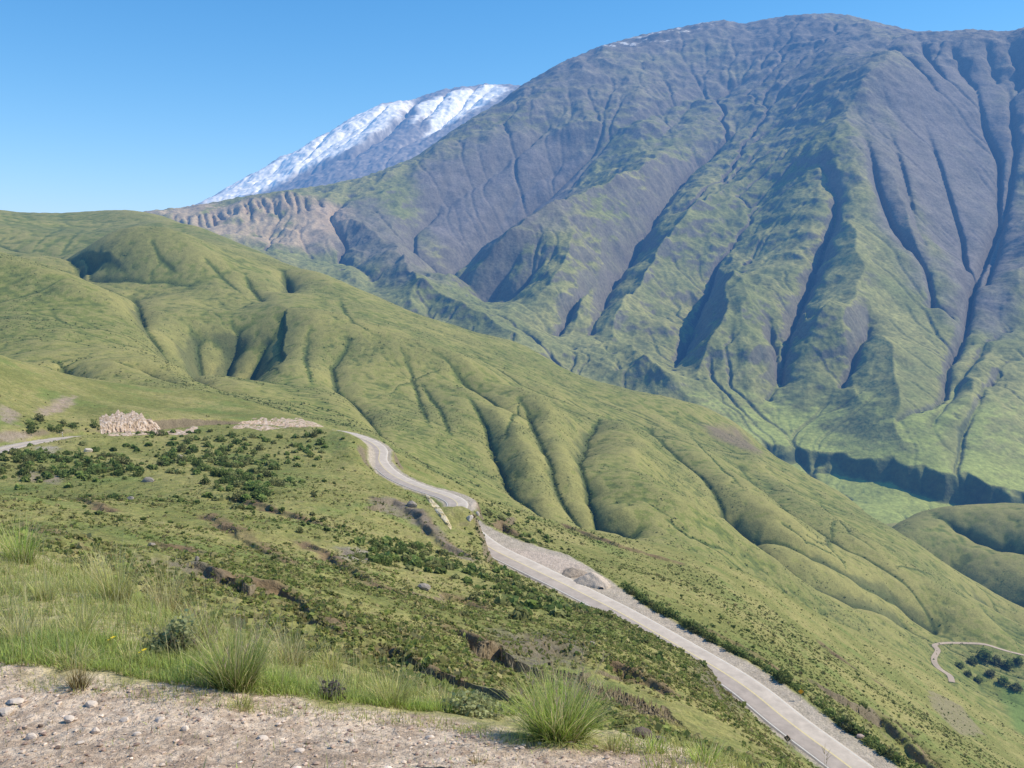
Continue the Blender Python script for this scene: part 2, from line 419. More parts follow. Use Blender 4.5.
D.Z += (9 * calm * pn(D.Z / 75, fbm(x, y, 900, 3, .5, 25) * 3, 26) * sstep(-560, -350, D.Z)).astype(np.float32)
a = D.erode(70000, 240, 22, 2, 2)
rv = np.log1p(D.flow(1500, 320, 91)); rv = box(np.clip(rv / 2.2, 0, 1.3)); D.Z -= (40 * rv * sstep(-560, -380, D.Z) * (1 - .35 * scr0)).astype(np.float32)
a = np.maximum(a, rv * .6)
SKY_D = [(-60,236),(60,232),(110,222),(140,212),(200,204.5),(240,197),(286,190),(325,185),(363,177),(390,167),(415,157),(450,132),(475,116),(500,102),(520,86),(560,63),(600,46),(640,35),(680,27),(712,21),(728,20),(742,24),(760,20),(790,15),(830,13),(850,15),(880,23),(915,31),(945,31),(975,29),(1000,31),(1024,32)]
D.fit_crest(SKY_D, 4300, 11000, 25)
# terrace edge above the river
D.step([(700,432),(740,434),(762,441),(796,447),(843,456),(870,459),(893,456),(908,463),(925,461),(946,471),(968,470),(991,483),(1024,490),(1090,505)], 88, 60, 5000, 75, 170, -1, (.45,.5,.5,.55,.6,.75,.85,1,1,.9), far=.85)
D.fit_crest(SKY_D, 4300, 11000, 9)
D.Z += (fbm(x, y, 110, 5, .55, 8) * 6 * sstep(-640, -300, D.Z) + fbm(x, y, 60, 3, .55, 9) * 2).astype(np.float32)
tick('mountain shaped')
sl = D.slope(); cv = D.curv(6); cv2 = D.curv(20)
n1 = fbm(x, y, 700, 6, .6, 40); n2 = fbm(x, y, 130, 5, .6, 41)
alt = D.Z
green = .95 * sstep(1950, 450, alt + 700 * n1 + 450 * n2 + 800 * (sl - .65))
scree = np.maximum.reduce([D.inside([(940,60),(1024,80),(1030,250),(990,330),(965,330),(955,290),(925,220),(880,130),(900,80)], 150, 3, warp=200, wsize=400) * .85,
    D.inside([(862,100),(895,110),(930,270),(915,280),(880,215),(860,160)], 100, 3, warp=120, wsize=300) * .7,
    D.inside([(430,160),(520,130),(600,150),(560,200),(500,240),(460,265),(425,235),(415,200)], 200, 3, warp=260, wsize=500) * .9,
    D.inside([(310,205),(370,200),(430,250),(440,280),(400,270),(340,260),(300,250)], 120, 3, warp=150, wsize=300) * .6])
tan = D.inside([(140,210),(210,203),(300,195),(345,205),(350,225),(310,250),(260,245),(200,230)], 90, 3, warp=120, wsize=250)
green = green * (1 - scree)
c_up = mixc(shape(D, (.13, .122, .11)), (.215, .195, .165), sstep(-.35, .4, n2 + .4 * n1))
c_up = mixc(c_up, (.21, .21, .11), sstep(0, .45, n1 + .3 * n2) * .6)
g1 = mixc(shape(D, (.19, .21, .068)), (.29, .285, .10), sstep(-.4, .4, n1 + .5 * n2))
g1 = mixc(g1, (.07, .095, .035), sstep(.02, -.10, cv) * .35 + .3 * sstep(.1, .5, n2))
colD = mixc(c_up, g1, green)
colD = mixc(colD, (.17, .155, .15), scree * (.6 + .4 * sstep(-.3, .3, n2)))
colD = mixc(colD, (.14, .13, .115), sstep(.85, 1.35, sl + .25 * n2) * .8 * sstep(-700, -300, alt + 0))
colD = mixc(colD, A3(.40, .31, .22), tan * sstep(-.3, .3, n2 + .3) * .8)
colD = mixc(colD, (.34, .39, .10), sstep(-380, -470, alt) * sstep(.6, .3, sl) * .7)
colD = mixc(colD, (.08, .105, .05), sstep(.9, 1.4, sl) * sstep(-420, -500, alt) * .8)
# old snow along the top
top = D.inside([(600,40),(640,30),(725,14),(740,20),(650,42),(605,52)], 60, 3, warp=150, wsize=150)
colD = mixc(colD, (.75, .75, .76), top * sstep(.12, .3, n2) * .8)
MD = ground_mat('mountain_ground', [(14, .75, 1.25, 5, 1), (90, .85, 1.15, 3, 1)], [(25, 5)])
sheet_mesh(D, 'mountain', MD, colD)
tick('mountain')
# ================================================================== green hills between the side valley and the gorge
c = [(-90,216,2500),(0,212,2650),(60,213,2750),(130,210,2950),(-90,230,3300),(60,230,3600),(130,228,3600),(200,250,3500),
     (0,235,2300),(70,240,2350),(30,250,2150),(110,225,2650),(170,222,2600),(170,236,2350),(230,240,2500),(280,262,2500),
     (-90,252,1900),(40,252,1950),(95,243,1950),(129,237,1950),(176,244,1950),(234,268,1950),(324,278,2000),(360,291,2030),(398,305,2050),(430,317,2080),(470,330,2100),(519,344,2100),(573,374,2050),(624,388,2000),(683,400,1950),(737,425,1900),(780,462,1820),(835,490,1720),(890,530,1500),(940,578,1300),(975,610,1180),
     (129,250,2250),(324,300,2600),(420,330,2700),(519,375,2700),(624,415,2600),(737,455,2500),(840,520,2300),(900,560,2000),
     (-90,255,1500),(0,255,1500),(78,285,1450),(129,313,1400),(172,352,1280),(203,383,1180),(0,330,1050),(60,360,1000),(100,380,950),(0,380,830),(150,395,950),(-90,330,1050),(-90,380,850),
     (30,268,1750),(90,284,1700),(130,295,1650),
     (190,300,1650),(234,313,1620),(289,307,1600),(344,320,1600),(400,340,1580),(460,365,1560),(520,390,1550),
     (215,362,1330),(300,370,1250),(300,410,1050),(370,390,1250),(370,430,1000),(250,400,1120),(340,345,1430),
     (450,400,1350),(450,450,1050),(460,490,880),(530,430,1300),(530,500,950),(540,520,850),(620,440,1450),(610,500,1050),(610,545,850),(700,470,1450),(700,520,1100),(690,555,900),
     (780,500,1500),(800,540,1200),(800,570,1060),(800,610,920),(860,570,1200),(880,610,1080),(930,635,1130),
     (0,430,700),(200,430,740),(330,440,760),(400,490,720),(500,530,720),(600,600,680),(700,610,720),(800,660,740),(900,690,840),(960,690,930),(1000,700,980),
     (874,519,1900),(920,513,1900),(960,512,1900),(1024,510,1900),(1110,508,1900),(960,560,1600),(1024,570,1550),(990,592,1400),(1024,612,1380),(1024,640,1250),(985,640,1200),(1000,690,1000),(1024,700,980),(1024,760,840),(1110,640,1200),(1110,720,950),
     (900,535,2250),(960,540,2300),(1024,545,2300),(1110,545,2300)]
C = Sheet(c, 560, 3600, .00128, tmax=.74)
fo = lambda q, h, w, t=(.35, .6), warp=.35: C.fold(q, h * (.9 if h < 0 else 1.1), w, t, warp, p=(1 if h < 0 else 1.6), wide=(.14 if h < 0 else .5))
# ridges
fo([(-40,250),(10,258),(78,285),(129,313),(172,352),(203,383)], 30, 90, (.8,.5))
fo([(60,246),(129,237),(176,244),(234,268)], 25, 90)
fo([(234,313),(289,307),(344,320),(400,340),(460,365),(520,400)], 22, 80)
fo([(335,372),(348,400),(372,420),(400,450)], 14, 50)
fo([(440,352),(470,395),(520,440),(548,490)], 18, 55)
fo([(500,370),(545,410),(565,450),(580,490)], 16, 50)
fo([(560,385),(625,425),(640,470),(660,520)], 20, 60)
fo([(640,395),(690,440),(740,490),(800,540),(850,572),(905,600)], 17, 60)
fo([(700,412),(760,460),(830,520),(890,565),(945,600),(965,612)], 16, 60)
fo([(640,480),(700,515),(760,556),(820,590)], 14, 45)
# gullies
fo([(-20,243),(20,254),(50,262),(80,276),(110,284),(150,294),(190,300)], -38, 45, (.6,.3))
fo([(100,262),(92,272),(84,282)], -40, 32)
fo([(135,308),(146,326),(160,344),(178,362),(196,381),(210,392)], -32, 24, (.5,1), .2)
fo([(196,345),(203,368),(200,386),(214,395)], -50, 30, (.6,1), .2)
fo([(238,346),(228,365),(220,388)], -52, 30, (.4,1), .25)
fo([(268,356),(254,376),(242,398)], -44, 26, (.4,1), .25)
fo([(284,282),(290,292),(286,302)], -40, 22, (.3,.8), .2)
fo([(245,280),(258,300),(265,306)], -16, 18, warp=.2)
fo([(350,342),(332,367),(336,387),(359,407),(379,430),(392,450)], -22, 20, (.4,1), .2)
fo([(445,364),(462,380),(476,391),(503,407),(530,415)], -18, 20, warp=.2)
fo([(470,405),(484,427),(493,451),(503,478),(517,498),(550,522),(570,532)], -24, 20, (.3,1), .2)
fo([(520,408),(530,424),(550,461),(561,495),(581,516)], -24, 20, (.3,1), .2)
fo([(600,425),(588,437),(579,465),(588,498),(598,529),(628,538)], -28, 24, (.3,1), .2)
fo([(650,432),(661,443),(702,478),(725,513),(759,536),(808,559),(853,581),(894,604),(931,632)], -17, 18, (.4,1), .2)
fo([(660,492),(684,506),(733,532),(774,562),(808,585),(849,604),(905,632)], -20, 18, (.3,1), .2)
fo([(740,470),(790,515),(850,555),(900,583)], -12, 16, warp=.2)
fo([(868,521),(885,538),(901,551),(925,566),(946,577),(976,596),(1024,612),(1060,620)], -58, 36, (.4,1), .2)
fo([(700,425),(730,436),(760,452)], -14, 18)
fo([(940,530),(985,545),(1030,556)], -48, 32, (.4,.8))
fo([(975,612),(1000,622),(1024,634),(1060,640)], -44, 32, (.4,1))
fo([(60,372),(72,378),(84,386)], -14, 12)
fo([(120,372),(150,374),(175,384)], -14, 10)
for q in [[(690,432),(716,462),(744,492)],[(770,520),(806,546),(842,566)],[(520,400),(512,420),(505,445)],
          [(400,345),(412,372),(420,400),(430,430)],[(310,330),(305,355),(312,385)],[(420,380),(440,410),(452,440)],[(560,395),(590,410),(620,418)],[(820,505),(850,535),(880,556)],
          [(150,240),(160,262),(180,280)],[(200,258),(220,278),(240,296)],[(660,520),(690,540),(730,556)],[(340,300),(352,318),(372,332)],[(480,360),(520,384),(560,400)]]:
    fo(q, -4.5, 8, (.1,.3), .4)
x, y = C.X.astype(float), C.Y.astype(float)
C.Z += (fbm(x, y, 420, 4, .5, 61) * 13 + fbm(x, y, 110, 4, .5, 63) * 4.5).astype(np.float32)
C.erode(60000, 160, 2.5, 2, 2)
C.Z += (fbm(x, y, 30, 4, .55, 66) * 1.2).astype(np.float32)
# little sheep-track terraces on the steep grass
sl = C.slope()
ter = np.sin(C.Z * 1.7 + 14 * fbm(x, y, 35, 4, .6, 70)) * np.clip(sl, 0, 1)
C.Z += (.08 * ter * sstep(-.2, .3, fbm(x, y, 200, 3, .5, 71))).astype(np.float32)
ptc = sstep(-.15, .3, fbm(x, y, 170, 4, .55, 75))
C.Z += (fbm(x, y, 10, 3, .6, 76) * .5 * ptc).astype(np.float32)
C.fit_crest([(0,212),(60,213),(110,210),(130,210),(160,214)], 2200, 3600, 9)
cv = C.curv(4); cv2 = C.curv(16); sl = C.slope()
n1 = fbm(x, y, 260, 5, .55, 80); n2 = fbm(x, y, 40, 5, .6, 81); n3 = fbm(x, y, 7, 3, .65, 82)
colC = mixc(shape(C, (.18, .20, .05)), (.275, .262, .08), sstep(-.3, .4, n1 + .4 * n2))
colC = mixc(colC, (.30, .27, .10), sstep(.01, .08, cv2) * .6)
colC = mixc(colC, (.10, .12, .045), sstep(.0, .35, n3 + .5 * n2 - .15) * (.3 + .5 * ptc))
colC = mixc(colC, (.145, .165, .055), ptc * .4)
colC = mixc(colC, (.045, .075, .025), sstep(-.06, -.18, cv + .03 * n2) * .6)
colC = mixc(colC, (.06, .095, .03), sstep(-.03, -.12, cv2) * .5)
colC = mixc(colC, (.10, .115, .05), sstep(.95, 1.4, sl + .2 * n2) * .7)
fl = C.inside([(960,640),(1024,655),(1060,720),(1024,768),(990,700),(960,670)], 14, 3)
colC = mixc(colC, (.15, .21, .055), C.inside([(1000,688),(1060,680),(1060,740),(1015,730)], 8, 2))
colC = mixc(colC, (.19, .14, .11), C.inside([(700,425),(735,428),(762,452),(745,450),(720,440)], 20, 2, warp=20, wsize=40) * .7)
# ================================================================== near slope with the paved road
ROAD = [(-140,500,215),(-60,470,245),(0,450,280),(40,441,303),(90,436,328),(150,436,352),(220,433,380),(280,430,398),(330,431,395),(362,438,378),(379,449,362),(379,461,345),(392,475,328),(418,487,312),
        (446,496,300),(458,503,291),(454,513,282),(468,530,268),(492,549,252),(530,567,238),(575,590,226),(620,613,214),(680,647,196),(740,683,180),(788,721,166),(850,768,152),(910,815,139),(980,870,127)]
c = [(-90,330,380),(0,361,400),(60,383,415),(105,396,430),(160,395,480),(200,391,520),(255,403,520),(320,423,470),(345,432,430),(-90,360,600),(60,420,640),(200,430,760),(345,470,600),
     (0,400,335),(-90,400,300),(0,428,300),(60,410,360),(60,425,330),(125,410,375),(200,415,420),(260,415,430),
     (-90,500,190),(0,470,240),(100,465,262),(200,462,290),(300,462,310),(330,455,330),(360,475,300),(400,498,265),
     (430,509,252),(447,527,235),(470,552,215),(500,571,202),(540,594,186),(600,614,166),(650,634,152),(700,670,141),(740,706,133),(768,728,129),(797,756,124),(840,790,118),(920,850,110),
     (-90,520,120),(0,500,150),(100,505,165),(200,515,170),(300,525,175),(400,560,165),(480,590,152),(560,630,126),(650,660,113),
     (-90,545,55),(0,530,62),(100,545,75),(200,560,85),(300,580,90),(400,610,92),(500,640,90),(600,670,86),(700,710,86),
     (0,560,26),(100,600,30),(200,622,35),(300,640,40),(400,660,45),(500,690,50),(600,712,52),(700,745,55),(780,768,70),
     (-90,640,9),(0,650,9.5),(200,710,11),(400,770,13),(600,820,15),(780,860,18),(1000,900,24),(1120,920,30),(950,840,75),(1100,840,90),
     (590,580,243),(640,603,228),(700,637,208),(760,676,191),(820,718,174),(880,758,160),(960,815,146),(1090,880,135),
     (480,522,310),(510,530,320),(560,550,305),(600,562,300),(650,578,290),(700,598,282),(750,624,272),(800,656,266),(850,694,252),(900,732,240),(960,775,228),(1090,850,210),
     (395,459,385),(440,476,395),(480,500,415),(520,514,425),(560,527,430),(600,537,435),(650,549,450),(700,557,480),(720,562,490),(760,580,520),(800,605,560),(850,628,620),(900,652,680),(940,680,700),(985,716,650),(1024,742,600),(1110,800,520),
     (760,600,420),(800,628,430),(850,655,450),(900,690,440),(950,720,450),(1000,758,410),(1100,820,380),
     (480,535,600),(600,575,630),(700,595,670),(800,655,770),(900,705,850),(1000,775,800),(1110,850,700)]
B = Sheet(c, 7.0, 950, .0019, tmax=.74)
x, y = B.X.astype(float), B.Y.astype(float)
# paved road: survey points turned into a smooth centre line
rp = np.array([P(*q) for q in ROAD])
def smooth_line(p, n):
    L = np.concatenate([[0], np.cumsum(np.linalg.norm(np.diff(p[:, :2], axis=0), axis=1))])
    t = np.linspace(0, L[-1], n); i = np.clip(np.searchsorted(L, t) - 1, 0, len(p) - 2); f = ((t - L[i]) / (L[i + 1] - L[i]))[:, None]
    I = lambda o: p[np.clip(i + o, 0, len(p) - 1)]
    q = I(0) + .5 * f * (I(1) - I(-1) + f * (2 * I(-1) - 5 * I(0) + 4 * I(1) - I(2) + f * (3 * (I(0) - I(1)) + I(2) - I(-1))))
    for _ in range(6): q[1:-1] = (q[:-2] + 2 * q[1:-1] + q[2:]) / 4
    return q
RC = smooth_line(rp, 400)
for _ in range(60): RC[1:-1, 2] = (RC[:-2, 2] + 2 * RC[1:-1, 2] + RC[2:, 2]) / 4
d2 = np.gradient(RC, axis=0); RN = np.stack([-d2[:, 1], d2[:, 0]], 1) / np.hypot(d2[:, 0], d2[:, 1])[:, None]    # left-hand normal
HW = 3.5
_ii, _d, _s, _t = B.dist(RC[:, :2], 90)
near = np.ones(B.Z.shape, np.float32); near[_ii] = sstep(9, 60, _d)
B.Z += (fbm(x, y, 60, 4, .5, 101) * 1.8 * sstep(40, 200, B.R) * near + fbm(x, y, 14, 4, .5, 102) * .5 * sstep(15, 60, B.R) * (.4 + .6 * near)).astype(np.float32)
WS = np.interp(np.linspace(0, 1, len(RC)), [0, .5, .66, .75, 1], [.95, .95, 1.05, 1.2, 1.22])      # the lower stretch is wider
def grade(Sh, line, hw, left, right, blend, off, rmin=0):
    ii, d, side, t = Sh.dist(line[:, :2], hw + max(np.max(left), np.max(right)) + blend)
    zr = np.interp(t, np.concatenate([[0], np.cumsum(np.hypot(*np.diff(line[:, :2], axis=0).T))]) / np.sum(np.hypot(*np.diff(line[:, :2], axis=0).T)), line[:, 2])
    tt = np.linspace(0, 1, len(left))
    flat = (hw * np.interp(t, np.linspace(0, 1, len(WS)), WS) if line is RC else hw) + np.where(side > 0, np.interp(t, tt, left), np.interp(t, tt, right))
    k = sstep(flat + blend, flat, d)
    Sh.Z[ii] = (Sh.Z[ii] * (1 - k) + (zr - off) * k).astype(np.float32)
    m = np.zeros(Sh.Z.shape, np.float32); m[ii] = sstep(flat + .8, flat - .6, d + .8 * fbm(Sh.X[ii].astype(float), Sh.Y[ii].astype(float), 4, 3, .5, 7))
    return m
# running from the far left down to the lower right; its left hand is the outer (valley) side
_L = np.concatenate([[0], np.cumsum(np.hypot(*np.diff(rp[:, :2], axis=0).T))]); _L /= _L[-1]
wl = np.interp(np.linspace(0, 1, 120), _L, [1] * 9 + [1.2, 1.5, 1.5, 1.5, 1.5] + [3, 3, 2, 3, 8, 12, 9, 4.2, 4, 4.2, 4.4, 4.2, 4, 4])
wr = np.interp(np.linspace(0, 1, 120), _L, [1.5] * 5 + [1.2] + [1] * 13 + [.8, .7, .7, .7, .7, .7, .8, 1, 1])
road_m = grade(B, RC, HW, wl, wr, 5.0, .12)
# the shoulder of the near slope stays below the sight line to the road
B.fold([(424,500),(436,508),(450,522),(468,540),(484,553)], 5.0, 9, (.6,.2), .2)
_e = []
for px_, off_ in [(494,-4.3),(505,-4.3),(560,-4.3),(582,-4.2),(596,-2.2),(612,-.9),(650,-.3),(680,.2),(700,.2),(714,-1.0),(726,-4.0),(745,-4.4),(800,-4.6),(850,-4.6),(900,-4.6)]:
    k_ = int(np.argmin(np.abs(project(RC[200:, 0] + RN[200:, 0] * off_, RC[200:, 1] + RN[200:, 1] * off_, RC[200:, 2])[0] - px_))) + 200
    off_ = off_ * 1.2; q_ = RC[k_, :2] + RN[k_] * off_; _e.append((math.atan2(q_[0], q_[1]), (RC[k_, 2] - .15) / math.hypot(*q_), math.hypot(*q_)))
_e = np.array(_e); _t0, _t1 = _e[0, 0], _e[-1, 0]
el = np.interp(B.th, _e[:, 0], _e[:, 1]); er = np.interp(B.th, _e[:, 0], _e[:, 2])
on = sstep(_t0 - .012, _t0 + .002, B.th) * sstep(_t1 + .03, _t1, B.th)
gap = (er[None] - B.R) / er[None]
lim = (el[None] - .055 * np.clip(gap, 0, 1)) * B.R
over = np.where((gap > 0) & (gap < .93), np.maximum(B.Z - lim, 0), 0) * on[None]
for _ in range(3): over = np.maximum(over, box(box(over)))
B.Z -= over.astype(np.float32)
# and where a lip of ground hides the road, it stands above the sight line
lipp = [[(54,440),(75,437),(100,434.5),(150,433),(200,431),(240,429),(280,428),(320,427.5),(345,431),(356,435.5),(366,442),(374,449)]]
ADD = np.zeros(B.Z.shape, np.float32)
for lp, back in zip(lipp, (16,)):
    gx = np.arange(lp[0][0], lp[-1][0], 2.0); gy = np.interp(gx, [q[0] for q in lp], [q[1] for q in lp]); dx, dy, dz = ray(gx, gy); gt = np.arctan2(dx, dy); ge = dz / np.hypot(dx, dy)
    rth = np.arctan2(RC[:, 0], RC[:, 1]); rr_ = np.hypot(RC[:, 0], RC[:, 1]); hi_ = RC[:, 2] / rr_
    for j in np.nonzero((B.th > gt[0]) & (B.th < gt[-1]))[0]:
        te = np.interp(B.th[j], gt, ge); kk = np.nonzero(np.abs(rth - B.th[j]) < .004)[0]
        if len(kk) == 0: continue
        r_l = rr_[kk].min() - back
        i = int((math.log(r_l) - B.lr[0]) / B.cell); need = te * B.R[i, 0] - B.Z[i, j]
        w_ = min(1, (B.th[j] - gt[0]) / .02, (gt[-1] - B.th[j]) / .014)
        if need > 0:
            d_ = B.R[:, 0] - r_l
            ADD[:, j] = (need * w_ * np.where(d_ < 0, np.exp(-(d_ / (10 + 5 * need)) ** 2), np.exp(-(d_ / (back * .42)) ** 2))).astype(np.float32)
for _ in range(10): ADD = box(ADD)
B.Z += ADD
mw = [(440,522,257),(447,521,254),(454,515,252),(461,511,249),(468,511,246),(476,519,243),(483,534,240),(488,549,237)]
MP = np.array([P(*q) for q in mw]); MW = MP[:, :2]
amp_ = np.maximum(MP[:, 2] - B.height(MW[:, 0], MW[:, 1]), 0); print('hump', amp_.round(1))
ii, d_, s_, t_ = B.dist(MW, 34, .6, 8.)
_l = np.concatenate([[0], np.cumsum(np.hypot(*np.diff(MW, axis=0).T))]); av = np.interp(t_, _l / _l[-1], amp_)
B.Z[ii] += (av * np.exp(-(d_ / np.where(s_ > 0, 3.2, 11.0)) ** 2) * sstep(.25, .0, road_m[ii])).astype(np.float32)
# eroded banks on the near slope: they face the viewer and lie in shade
bank = B.step; BK = []
for poly, h, w in [([(205,512),(232,527),(262,544),(307,568)], 1.2, 1.), ([(200,563),(222,572),(250,578),(285,589),(322,613),(345,628),(365,637)], 1.25, .8), ([(238,497),(270,507),(300,516),(340,530)], 1.5, 1.3),
                   ([(80,497),(105,508),(130,514)], 1.2, 1.0), ([(395,645),(412,654),(432,667),(470,680),(515,692)], 1.2, .7), ([(432,628),(450,627),(470,632),(497,645),(535,641),(560,640)], 2.2, 1.6),
                   ([(612,660),(632,668),(651,679),(678,698)], 1.2, .8), ([(365,497),(395,500),(420,512),(449,545),(482,560)], 2.4, 2.2), ([(335,549),(352,552),(375,560)], 1.5, 1.2),
                   ([(470,508),(503,521),(523,538),(545,547)], 4.5, 2.5), ([(868,704),(885,716),(909,735),(940,768),(980,800)], 6.0, 3.0), ([(440,592),(470,600),(500,612)], 1.2, .8),
                   ([(20,522),(60,534),(100,548)], .8, .6), ([(150,540),(190,548),(215,556)], .8, .7), ([(300,540),(340,560),(380,585),(420,600)], 1.1, .9),
                   ([(560,520),(620,545),(690,566)], 2.5, 2.5), ([(690,620),(750,650),(800,684)], 0.8, 1.5), ([(820,640),(850,665),(890,690)], 3, 3)]:
    bank(poly, h * .85, w, 26 if h < 3 else 40, 2.6, 9., -1, hvar=(0, 1, .55, 1.1, .7, 1.0, .5, .9, 0), fade=3)
    BK.append(poly)
B.fold([(868,706),(909,737),(945,772),(990,812)], -4, 4, warp=.3)
sl = B.slope()
B.Z += (fbm(x, y, 3.2, 3, .55, 105) * np.clip(.012 * B.R, .05, .5) * (1 - road_m)).astype(np.float32)
sl = B.slope(); sb = box(box(sl))
n1 = fbm(x, y, 45, 5, .55, 110); n2 = fbm(x, y, 9, 5, .6, 111); n3 = fbm(x, y, 2.2, 4, .65, 112)
colB = mixc(shape(B, (.205, .208, .064)), (.32, .29, .105), sstep(-.35, .4, n1 + .5 * n2))
colB = mixc(colB, (.14, .17, .05), sstep(-.05, .35, n3 + .5 * n2 - .25 * n1) * .6)
colB = mixc(colB, (.15, .21, .055), sstep(.05, .4, fbm(x, y, 28, 4, .55, 119)) * .55)
colB = mixc(colB, (.30, .25, .13), sstep(.15, .5, -n3 + .5 * n1) * .45)
soil = sstep(.75, 1.15, sb + .25 * n2)
colB = mixc(colB, (.20, .155, .11), soil * .85)
for poly in BK:
    W_ = B.world(poly); ii, d_, sd_, t_ = B.dist(W_, 8, 1.6, 5.)
    k_ = sstep(2.3, .4, d_ - .8 * (sd_ < 0)) * sstep(0, .06, t_) * sstep(1, .94, t_) * (.55 + .45 * sstep(-.3, .3, n2[ii]))
    colB[ii] = colB[ii] * (1 - k_[:, None]) + A3(.20, .142, .078) * k_[:, None]
for poly, cc in [([(365,497),(395,498),(425,512),(452,545),(482,562),(450,556),(420,525),(380,510)], (.23,.19,.145)), ([(336,548),(360,548),(378,560),(350,562)], (.25,.22,.19)),
                 ([(500,632),(560,628),(600,650),(560,668),(500,660)], (.16,.14,.10)), ([(690,655),(740,690),(735,715),(700,690)], (.15,.13,.09)),
                 ([(930,690),(960,705),(985,735),(960,735),(930,705)], (.25,.215,.13)), ([(20,470),(60,476),(60,484),(20,480)], (.27,.22,.16)),
                 ([(130,555),(200,560),(230,580),(170,575)], (.2,.165,.12)), ([(0,404),(20,414),(14,425),(0,420)], (.33,.26,.2)), ([(36,413),(62,396),(76,396),(70,408),(45,416)], (.36,.27,.21)),
                 ([(0,432),(28,430),(24,440),(0,442)], (.33,.27,.21)), ([(34,446),(58,446),(58,456),(40,456)], (.33,.29,.23))]:
    colB = mixc(colB, cc, B.inside(poly, 1.5, 3, warp=4, wsize=8) * (.6 + .4 * sstep(-.2, .3, n3)))
colB = mixc(colB, (.50, .42, .345), road_m * (.85 + .15 * n3))
for poly in [[(490,547),(545,552),(588,566),(582,576),(560,572),(520,560)]]:
    colB = mixc(colB, (.52, .425, .34), B.inside(poly, 1.2, 3, warp=1.5, wsize=6))
keepB = np.ones(B.Z.shape, bool)
MB_ = ground_mat('slope_grass', [(.45, .7, 1.3, 5, 1), (3, .85, 1.15, 4, 1)], [(1.0, .3), (.25, .08)])
tick('near slope shaped')
# ---- the road itself: asphalt sheet, painted lines a few mm above
def ribbon(name, line, nrm, offs, mat, dz, kind='structure', sel=None, crown=True):
    n = len(line); k = len(offs)
    V = np.zeros((n, k, 3)); 
    ws = WS[:, None] if line is RC else 1
    for i, o in enumerate(offs):
        V[:, i, :2] = line[:, :2] + nrm * o * ws; V[:, i, 2] = line[:, 2] + dz - (abs(o) * .02 if crown else 0) - (.9 if abs(o) > HW + .2 else 0)
    Q = []
    for a in range(n - 1):
        if sel is not None and not sel[a]: continue
        for b in range(k - 1): Q.append((a * k + b, a * k + b + 1, (a + 1) * k + b + 1, (a + 1) * k + b))
    o = mesh_from(name, V.reshape(-1, 3), np.array(Q), mat); 
    if kind: o['kind'] = kind
    return o
def plain(name, c, lo=.85, hi=1.15, size=.5, rough=.9, bump=None):
    m, nt, b = newmat(name)
    geo = N(nt, 'ShaderNodeNewGeometry'); no = N(nt, 'ShaderNodeTexNoise', Scale=1 / size, Detail=6.0, Roughness=.7); nt.links.new(geo.outputs['Position'], no.inputs['Vector'])
    rm = N(nt, 'ShaderNodeMapRange'); rm.inputs[1].default_value = .3; rm.inputs[2].default_value = .7; rm.inputs[3].default_value = lo; rm.inputs[4].default_value = hi
    nt.links.new(no.outputs['Fac'], rm.inputs[0])
    sc = N(nt, 'ShaderNodeVectorMath', operation='SCALE'); sc.inputs[0].default_value = c; nt.links.new(rm.outputs[0], sc.inputs['Scale']); nt.links.new(sc.outputs[0], b.inputs['Base Color'])
    if bump:
        bu = N(nt, 'ShaderNodeBump', Strength=1.0, Distance=bump); nt.links.new(no.outputs['Fac'], bu.inputs['Height']); nt.links.new(bu.outputs[0], b.inputs['Normal'])
    b.inputs['Roughness'].default_value = rough
    return m
M_asph = plain('worn_asphalt', (.57, .49, .405), .82, 1.15, 2.5)
M_asph2 = plain('darker_asphalt', (.46, .39, .33), .82, 1.15, 2.5)
M_white = plain('white_paint', (.70, .66, .58), .85, 1.05, .4)
M_yellow = plain('yellow_paint', (.74, .62, .34), .85, 1.05, .4)
ribbon('road', RC, RN, [-HW - .5, -HW, -2.6, -1.2, 0], M_asph2, .05)
ribbon('road', RC, RN, [0, 1.2, 2.6, HW, HW + .5], M_asph, .05)
ribbon('road_markings', RC, RN, [-HW + .22, -HW + .44], M_white, .062)
ribbon('road_markings', RC, RN, [HW - .44, HW - .22], M_white, .062)
ribbon('road_markings', RC, RN, [-.15, .15], M_yellow, .058)
# ---- dirt track at the valley bottom
tk = [(952,682),(950,676),(943,671),(936,665),(934,658),(938,650),(934,645),(945,643),(960,643),(985,644),(1000,649),(1024,655),(1060,664)]
TW = np.array([C.hit(*q) for q in tk])
TW = np.concatenate([TW, C.height(TW[:, 0], TW[:, 1])[:, None]], 1)
TC = smooth_line(TW, 120)
for _ in range(8): TC[1:-1, 2] = (TC[:-2, 2] + 2 * TC[1:-1, 2] + TC[2:, 2]) / 4
dd = np.gradient(TC, axis=0); TN = np.stack([-dd[:, 1], dd[:, 0]], 1) / np.hypot(dd[:, 0], dd[:, 1])[:, None]
grade(C, TC, 3.5, [1, 1], [1, 1], 8, .35)
M_dirt = plain('track_dirt', (.46, .37, .28), .85, 1.1, 4)
ribbon('dirt_track', TC, TN, [-3.2, -1.5, 0, 1.5, 3.2], M_dirt, .1)
